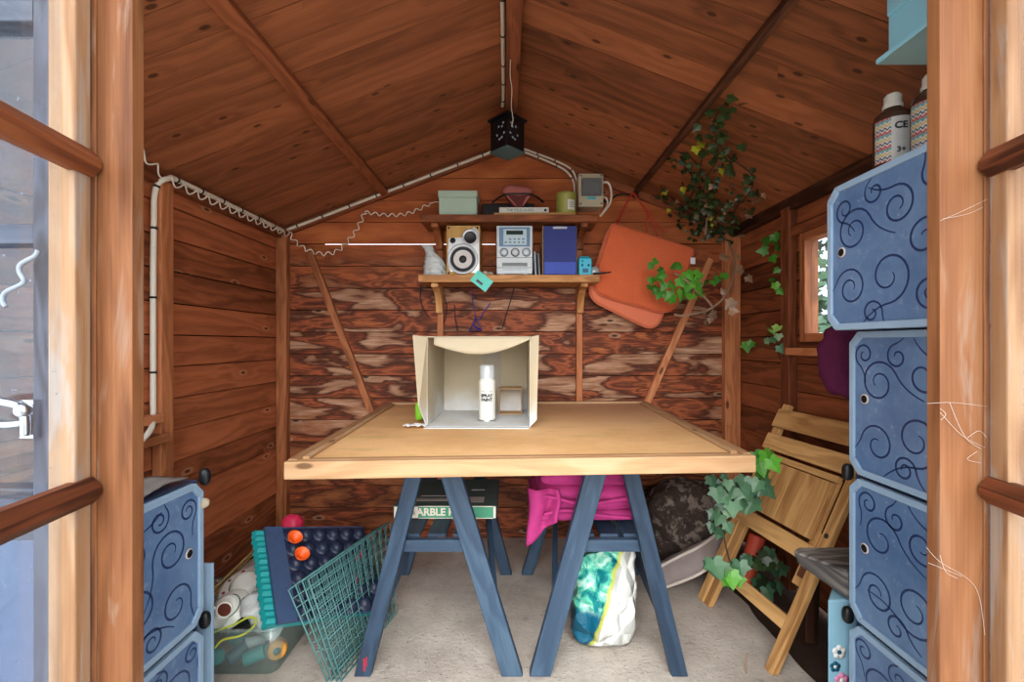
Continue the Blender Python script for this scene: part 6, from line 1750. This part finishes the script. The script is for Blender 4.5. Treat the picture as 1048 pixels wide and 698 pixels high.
b = MB(); b.lathe([(0.0, 0.052), (0.012, 0.05), (0.014, 0.040), (0.010, 0.034), (0.030, 0.026), (0.055, 0.012), (0.065, 0.0), (0.062, 0.0), (0.05, 0.008), (0.0, 0.02)], c, (0.2, -0.2, 1), 32); b.build('dome', M['enamel'], lid)
for k in range(5):
    b = MB(); t = 2 * PI * k / 5 + 3.6; b.blob(c + V((0.045 * math.cos(t), 0.045 * math.sin(t), 0.019)), (0.006, 0.006, 0.005), nu=10, nv=8); b.build('painted_rose', M['rose'], lid)
jug = thing('enamel_spout', 'small white jug with brown glazed mouth lying on the tub front', 'jug', tuple(W(224, 632, 1.46)), 'white enamel pieces on the clear tub')
c = W(222, 632, 1.46); ax = V((0.55, -0.25, 0.55))
b = MB(); b.lathe([(0.0, -0.035), (0.025, -0.035), (0.034, -0.02), (0.034, 0.01), (0.022, 0.035), (0.026, 0.052), (0.021, 0.052), (0.017, 0.035), (0.0, 0.030)], c, ax, 28); b.build('body', M['enamel'], jug)
b = MB(); b.lathe([(0.0, 0.0485), (0.020, 0.0500)], c, ax, 24); b.build('mouth', M['brown_glaze'], jug)
b = MB(); an = ax.normalized(); sd = V((0.5, 0.3, -0.6)).normalized()
b.tube(spline([c + an * 0.03 - sd * 0.022, c + an * 0.028 - sd * 0.05, c - an * 0.005 - sd * 0.055, c - an * 0.012 - sd * 0.033]), 0.005, 8); b.build('handle', M['enamel'], jug)
b = MB(); b.blob(W(283, 583, 1.72), (0.022, 0.022, 0.024), 0.004, 40)
tag(b.build('dark_red_ball', M['brown_glaze']), 'dark red ball wedged between the enamel dish and teal sheet', 'ball')

# blue and black tools, cords, white carrier
M['blue_gloss'] = plain('royal_blue_plastic', rgb(28, 70, 140), 0.3)
b = MB(); b.beam(W(256, 628, 1.56), W(287, 608, 1.62), 0.035, 0.02, (0, 0, 1)); b.beam(W(262, 622, 1.575), W(283, 612, 1.60), 0.042, 0.014, (0, 0, 1))
tag(b.build('blue_tool', M['blue_gloss'], bevel=0.006), 'royal blue plastic tool handle lying across the tub', 'tool')
bt = thing('black_trowel', 'black tapered tool lying along the tub rim with yellow cord over it', 'tool', tuple(W(240, 645, 1.46)))
p0, p1 = W(216, 650, 1.45), W(272, 622, 1.52)
b = MB(); d = (p1 - p0).normalized(); s_ = V((0.1, -0.3, 1)); s_ = (s_ - d * s_.dot(d)).normalized(); u_2 = d.cross(s_)
b.prism([p0 - s_ * 0.012, p1 - s_ * 0.026, p1 + s_ * 0.02, p0 + s_ * 0.006], u_2 * 0.012, d); b.build('blade', M['black'], bt, bevel=0.004)
b = MB(); q = p0.lerp(p1, 0.62) - u_2 * 0.0015
b.prism([q - s_ * 0.012, q + d * 0.003 - s_ * 0.012, q + d * 0.003 + s_ * 0.004, q + s_ * 0.004], -u_2 * 0.001, s_); b.build('white_mark', M['paper'], bt)
M['yellow_cord'] = plain('yellow_green_cord', rgb(196, 206, 70), 0.5)
b = MB(); b.tube(spline([W(220, 663, 1.40), W(228, 655, 1.405), W(245, 651, 1.41), W(258, 643, 1.43), W(262, 634, 1.44), W(254, 632, 1.44), W(240, 639, 1.43), W(222, 646, 1.42), W(214, 650, 1.41)]), 0.0032, 8)
tag(b.build('yellow_cord', M['yellow_cord']), 'yellow-green cord looped over the front rim of the tub', 'cord')
b = MB(); b.blob((-0.81, 1.525, 0.165), (0.072, 0.075, 0.07), 0.035, 22, nu=44, nv=32)
tag(b.build('plastic_bag', M['thin_plastic']), 'crumpled pale plastic bag on the right end of the clear tub', 'bag')
M['cane'] = wood('bamboo', rgb(130, 108, 66), rgb(176, 152, 98), rgb(206, 184, 130), 0.3, 0.0)
for (a, c, lb) in (((216, 606, 1.60), (263, 560, 2.00), 'upper bamboo cane leaning by the left wall behind the tub'), ((214, 614, 1.60), (262, 564, 1.98), 'lower bamboo cane leaning by the left wall behind the tub')):
    b = MB(); p0 = W(*a); p1 = W(*c); p0 = p0 - (p1 - p0) * 0.22; N_ = 20
    b.tube([p0.lerp(p1, k / N_) for k in range(N_ + 1)], [0.0048 + (0.0009 if k % 5 == 0 else 0) for k in range(N_ + 1)], 8)
    tag(b.build('bamboo_cane', M['cane']), lb, 'cane', 'bamboo canes by the left wall')

# teal egg-crate sheet, navy cup tray and wire panels leaning together
A = W(289, 541, 1.66); B_ = W(372, 540, 1.86); C_ = W(300, 608, 1.50); D_ = C_ + (B_ - A)
U = B_ - A; Wd = C_ - A; NRM = U.cross(Wd).normalized()
if NRM.y > 0: NRM = -NRM
def TP(u, v, n): return A + U * u + Wd * v + NRM * n
LV = 1.75   # the tray runs on down behind the wire panels to the floor
LV = min(1.35, (A.z - 0.012) / (A.z - C_.z))
ty_ = thing('cup_tray', 'navy moulded cup tray leaning by left wall, two orange cups in it', 'tray', tuple(TP(0.5, LV, 0)))
b = MB(); vs = []; fs = []; nu_, nv_ = 84, 72
CU, CV = 6, 6
for j in range(nv_ + 1):
    for i in range(nu_ + 1):
        u, v = i / nu_, j / nv_
        fu_, fv_ = u * CU % 1.0, v * CV % 1.0
        dx, dy = (fu_ - 0.5) * 2, (fv_ - 0.5) * 2; r2 = dx * dx + dy * dy
        h = 0.022 * max(0, 1 - r2 / 0.80) ** 0.55 if r2 < 0.80 else 0.0
        vs.append(TP(0.0 + 1.0 * u, v * LV, h))
for j in range(nv_):
    for i in range(nu_): k = j * (nu_ + 1) + i; fs.append([k, k + 1, k + nu_ + 2, k + nu_ + 1])
b.add(vs, fs, smooth=True); b.build('cups', M['navy'], ty_)
M['navy_rim'] = plain('scuffed_navy', rgb(58, 78, 112), 0.5, var=0.25, scale=60)
b = MB(); b.prism([TP(-0.19, -0.03, -0.012), TP(0.0, -0.03, -0.012), TP(0.0, LV, -0.012), TP(-0.19, LV, -0.012)], NRM * 0.014); b.prism([TP(0.0005, -0.03, -0.012), TP(1.0, -0.03, -0.012), TP(1.0, LV, -0.012), TP(0.0005, LV, -0.012)], NRM * 0.010); b.build('tray_base', M['navy_rim'], ty_)
M['orange_cup'] = plain('orange_plastic', rgb(240, 98, 34), 0.35)
for (x, y, lb) in ((300, 553, 'upper orange plastic cup in the navy tray'), (307, 570, 'lower orange plastic cup in the navy tray')):
    # closest point on the tray plane along the view ray
    o_ = V((0, 0, CH)); d_ = W(x, y, 1.0) - o_; k = (A + NRM * 0.02 - o_).dot(NRM) / d_.dot(NRM); p = o_ + d_ * k
    b = MB(); b.lathe([(0.0, 0.0), (0.010, 0.0), (0.022, 0.012), (0.026, 0.022), (0.024, 0.022), (0.019, 0.011), (0.0, 0.004)], p, NRM, 28)
    tag(b.build('orange_cup', M['orange_cup']), lb, 'cup', 'orange cups in the navy tray')
b = MB(); vs = []; fs = []; ny_ = 60
for j in range(ny_ + 1):
    v = j / ny_ * (LV)
    wob = 0.003 * math.sin(v * 70) + 0.002 * math.sin(v * 31)
    for i, (u, n) in enumerate(((-0.28, -0.04), (-0.30, -0.028), (-0.27, -0.0145), (0.3, -0.0145), (0.9, -0.0145), (0.9, -0.04))):
        vs.append(TP(u, v - 0.02, n + wob * (1 if i < 3 else 0)) + U * (wob * 1.6 if i < 3 else 0))
for j in range(ny_):
    for i in range(6): l = (i + 1) % 6; k = j * 6; fs.append([k + i, k + l, k + 6 + l, k + 6 + i])
fs.append([0, 1, 2, 3, 4, 5]); fs.append([ny_ * 6 + i for i in (5, 4, 3, 2, 1, 0)])
b.add(vs, fs); tag(b.build('teal_sheet', M['teal']), 'teal wavy-edged plastic sheet behind the navy cup tray', 'sheet')
M['mesh_wire'] = plain('teal_coated_wire', rgb(80, 128, 128), 0.4, var=0.15)
def wire_panel(off, label, shift):
    a = V((-0.706, 1.425, 0.276)) + shift; bq = V((-0.545, 1.79, 0.315)) + shift
    dq = V((-0.578 + off, 1.41, 0.004)); cq = V((-0.500 + off, 1.765, 0.004))
    r = thing('wire_grid', label, 'wire panel', tuple((dq + cq) / 2), 'teal wire panels by the left trestle')
    def Q(u, v): return a.lerp(bq, u).lerp(dq.lerp(cq, u), v)
    nn = (bq - a).cross(dq - a).normalized()
    b = MB(); b.tube([Q(0, 0), Q(1, 0), Q(1, 1), Q(0, 1)], 0.0032, 6, closed=True); b.build('frame_wire', M['mesh_wire'], r)
    b = MB()
    for i in range(1, 12): b.tube([Q(i / 12, 0), Q(i / 12, 1)], 0.0017, 5)
    for i in range(1, 10): b.tube([Q(0, i / 10), Q(1, i / 10)], 0.0017, 5)
    b.build('wire_mesh', M['mesh_wire'], r)
    return r, Q, nn
r1, Q1, n1 = wire_panel(0.0, 'teal wire grid panel at the front of the leaning pile', V((0, 0, 0)))
r2_, Q2, n2 = wire_panel(0.014, 'teal wire grid panel second from front of the leaning pile', V((0.016, 0.012, 0.010)))
r3_, Q3, n3 = wire_panel(0.030, 'teal wire grid panel third from front of the leaning pile', V((0.034, 0.020, 0.018)))
wire_panel(0.044, 'teal wire grid panel rearmost of the leaning pile', V((0.052, 0.022, 0.022)))
M['red_clip'] = plain('red_plastic', rgb(176, 46, 70), 0.4)
for (u, v) in ((0.72, 0.10), (0.66, 0.32)):
    b = MB(); p = Q1(u, v); q_ = Q1(u + 0.03, v); q2_ = Q1(u, v + 0.10); q3_ = Q1(u + 0.03, v + 0.10)
    for du in (0, 0.05): b.tube([Q1(u + du, v), Q1(u + du, v + 0.10)], 0.0042, 6)
    b.build('red_clip', M['red_clip'], r1)
M['hot_pink'] = plain('hot_pink_plastic', rgb(226, 50, 92), 0.4)
b = MB(); b.blob(W(299, 536, 1.92), (0.045, 0.04, 0.04), 0.008, 18); b.tube([W(292, 538, 1.92), W(299, 560, 1.92), (W(299, 560, 1.92).x, 1.92, 0.0)], 0.02, 12)
tag(b.build('pink_toy', M['hot_pink']), 'hot pink plastic toy peeping up behind the navy tray', 'toy')

# white squiggle of cord on the side window
b = MB(); b.tube(spline([W(39, 256, 0.715), W(36, 262, 0.715), W(22, 270, 0.715), W(20, 278, 0.715), W(24, 289, 0.715), W(6, 299, 0.715), W(3, 308, 0.715), W(6, 314, 0.715)]), 0.0035, 8)
tag(b.build('white_cord', plain('grey_cord', rgb(150, 156, 162), 0.6)), 'short squiggly white cord on the left front window', 'cord')

b = MB(); b.tube(spline([(0.735, 1.44, 0.006), (0.742, 1.455, 0.03), (0.748, 1.46, 0.055)]), 0.0022, 6)
tag(b.build('twig', M['stem']), 'tiny dry twig sticking up from the floor left of the chair foot', 'twig')
# cobwebs on the door posts
M['web'] = plain('cobweb', rgb(190, 180, 172), 0.8)
def web(label, d, lines, r=0.0003):
    b = MB()
    for l in lines: b.tube(spline([W(x, y, d) for x, y in l], 5), r, 4)
    tag(b.build('cobweb', M['web']), label, 'cobweb')
web('thin cobweb strands across the right door post halfway down', 0.7165, [[(949, 413), (975, 412), (1010, 416)], [(962, 422), (985, 446), (1008, 458)], [(972, 412), (980, 432), (990, 450), (1005, 460)], [(990, 448), (1002, 441), (1010, 448)], [(962, 418), (968, 424), (963, 430)], [(1000, 462), (990, 470), (1004, 474)]])
web('cobweb strands on the lower part of the right door post', 0.7165, [[(948, 560), (962, 575), (990, 592), (1002, 610), (1008, 650)], [(950, 576), (965, 582), (985, 590)], [(962, 568), (968, 585), (980, 592)]])
web('faint cobweb strand on the upper right door post', 0.7165, [[(962, 226), (985, 216), (1010, 204)], [(965, 224), (990, 219), (1006, 212)]])

for o in bpy.data.objects:
    if '_w' in o: del o['_w']
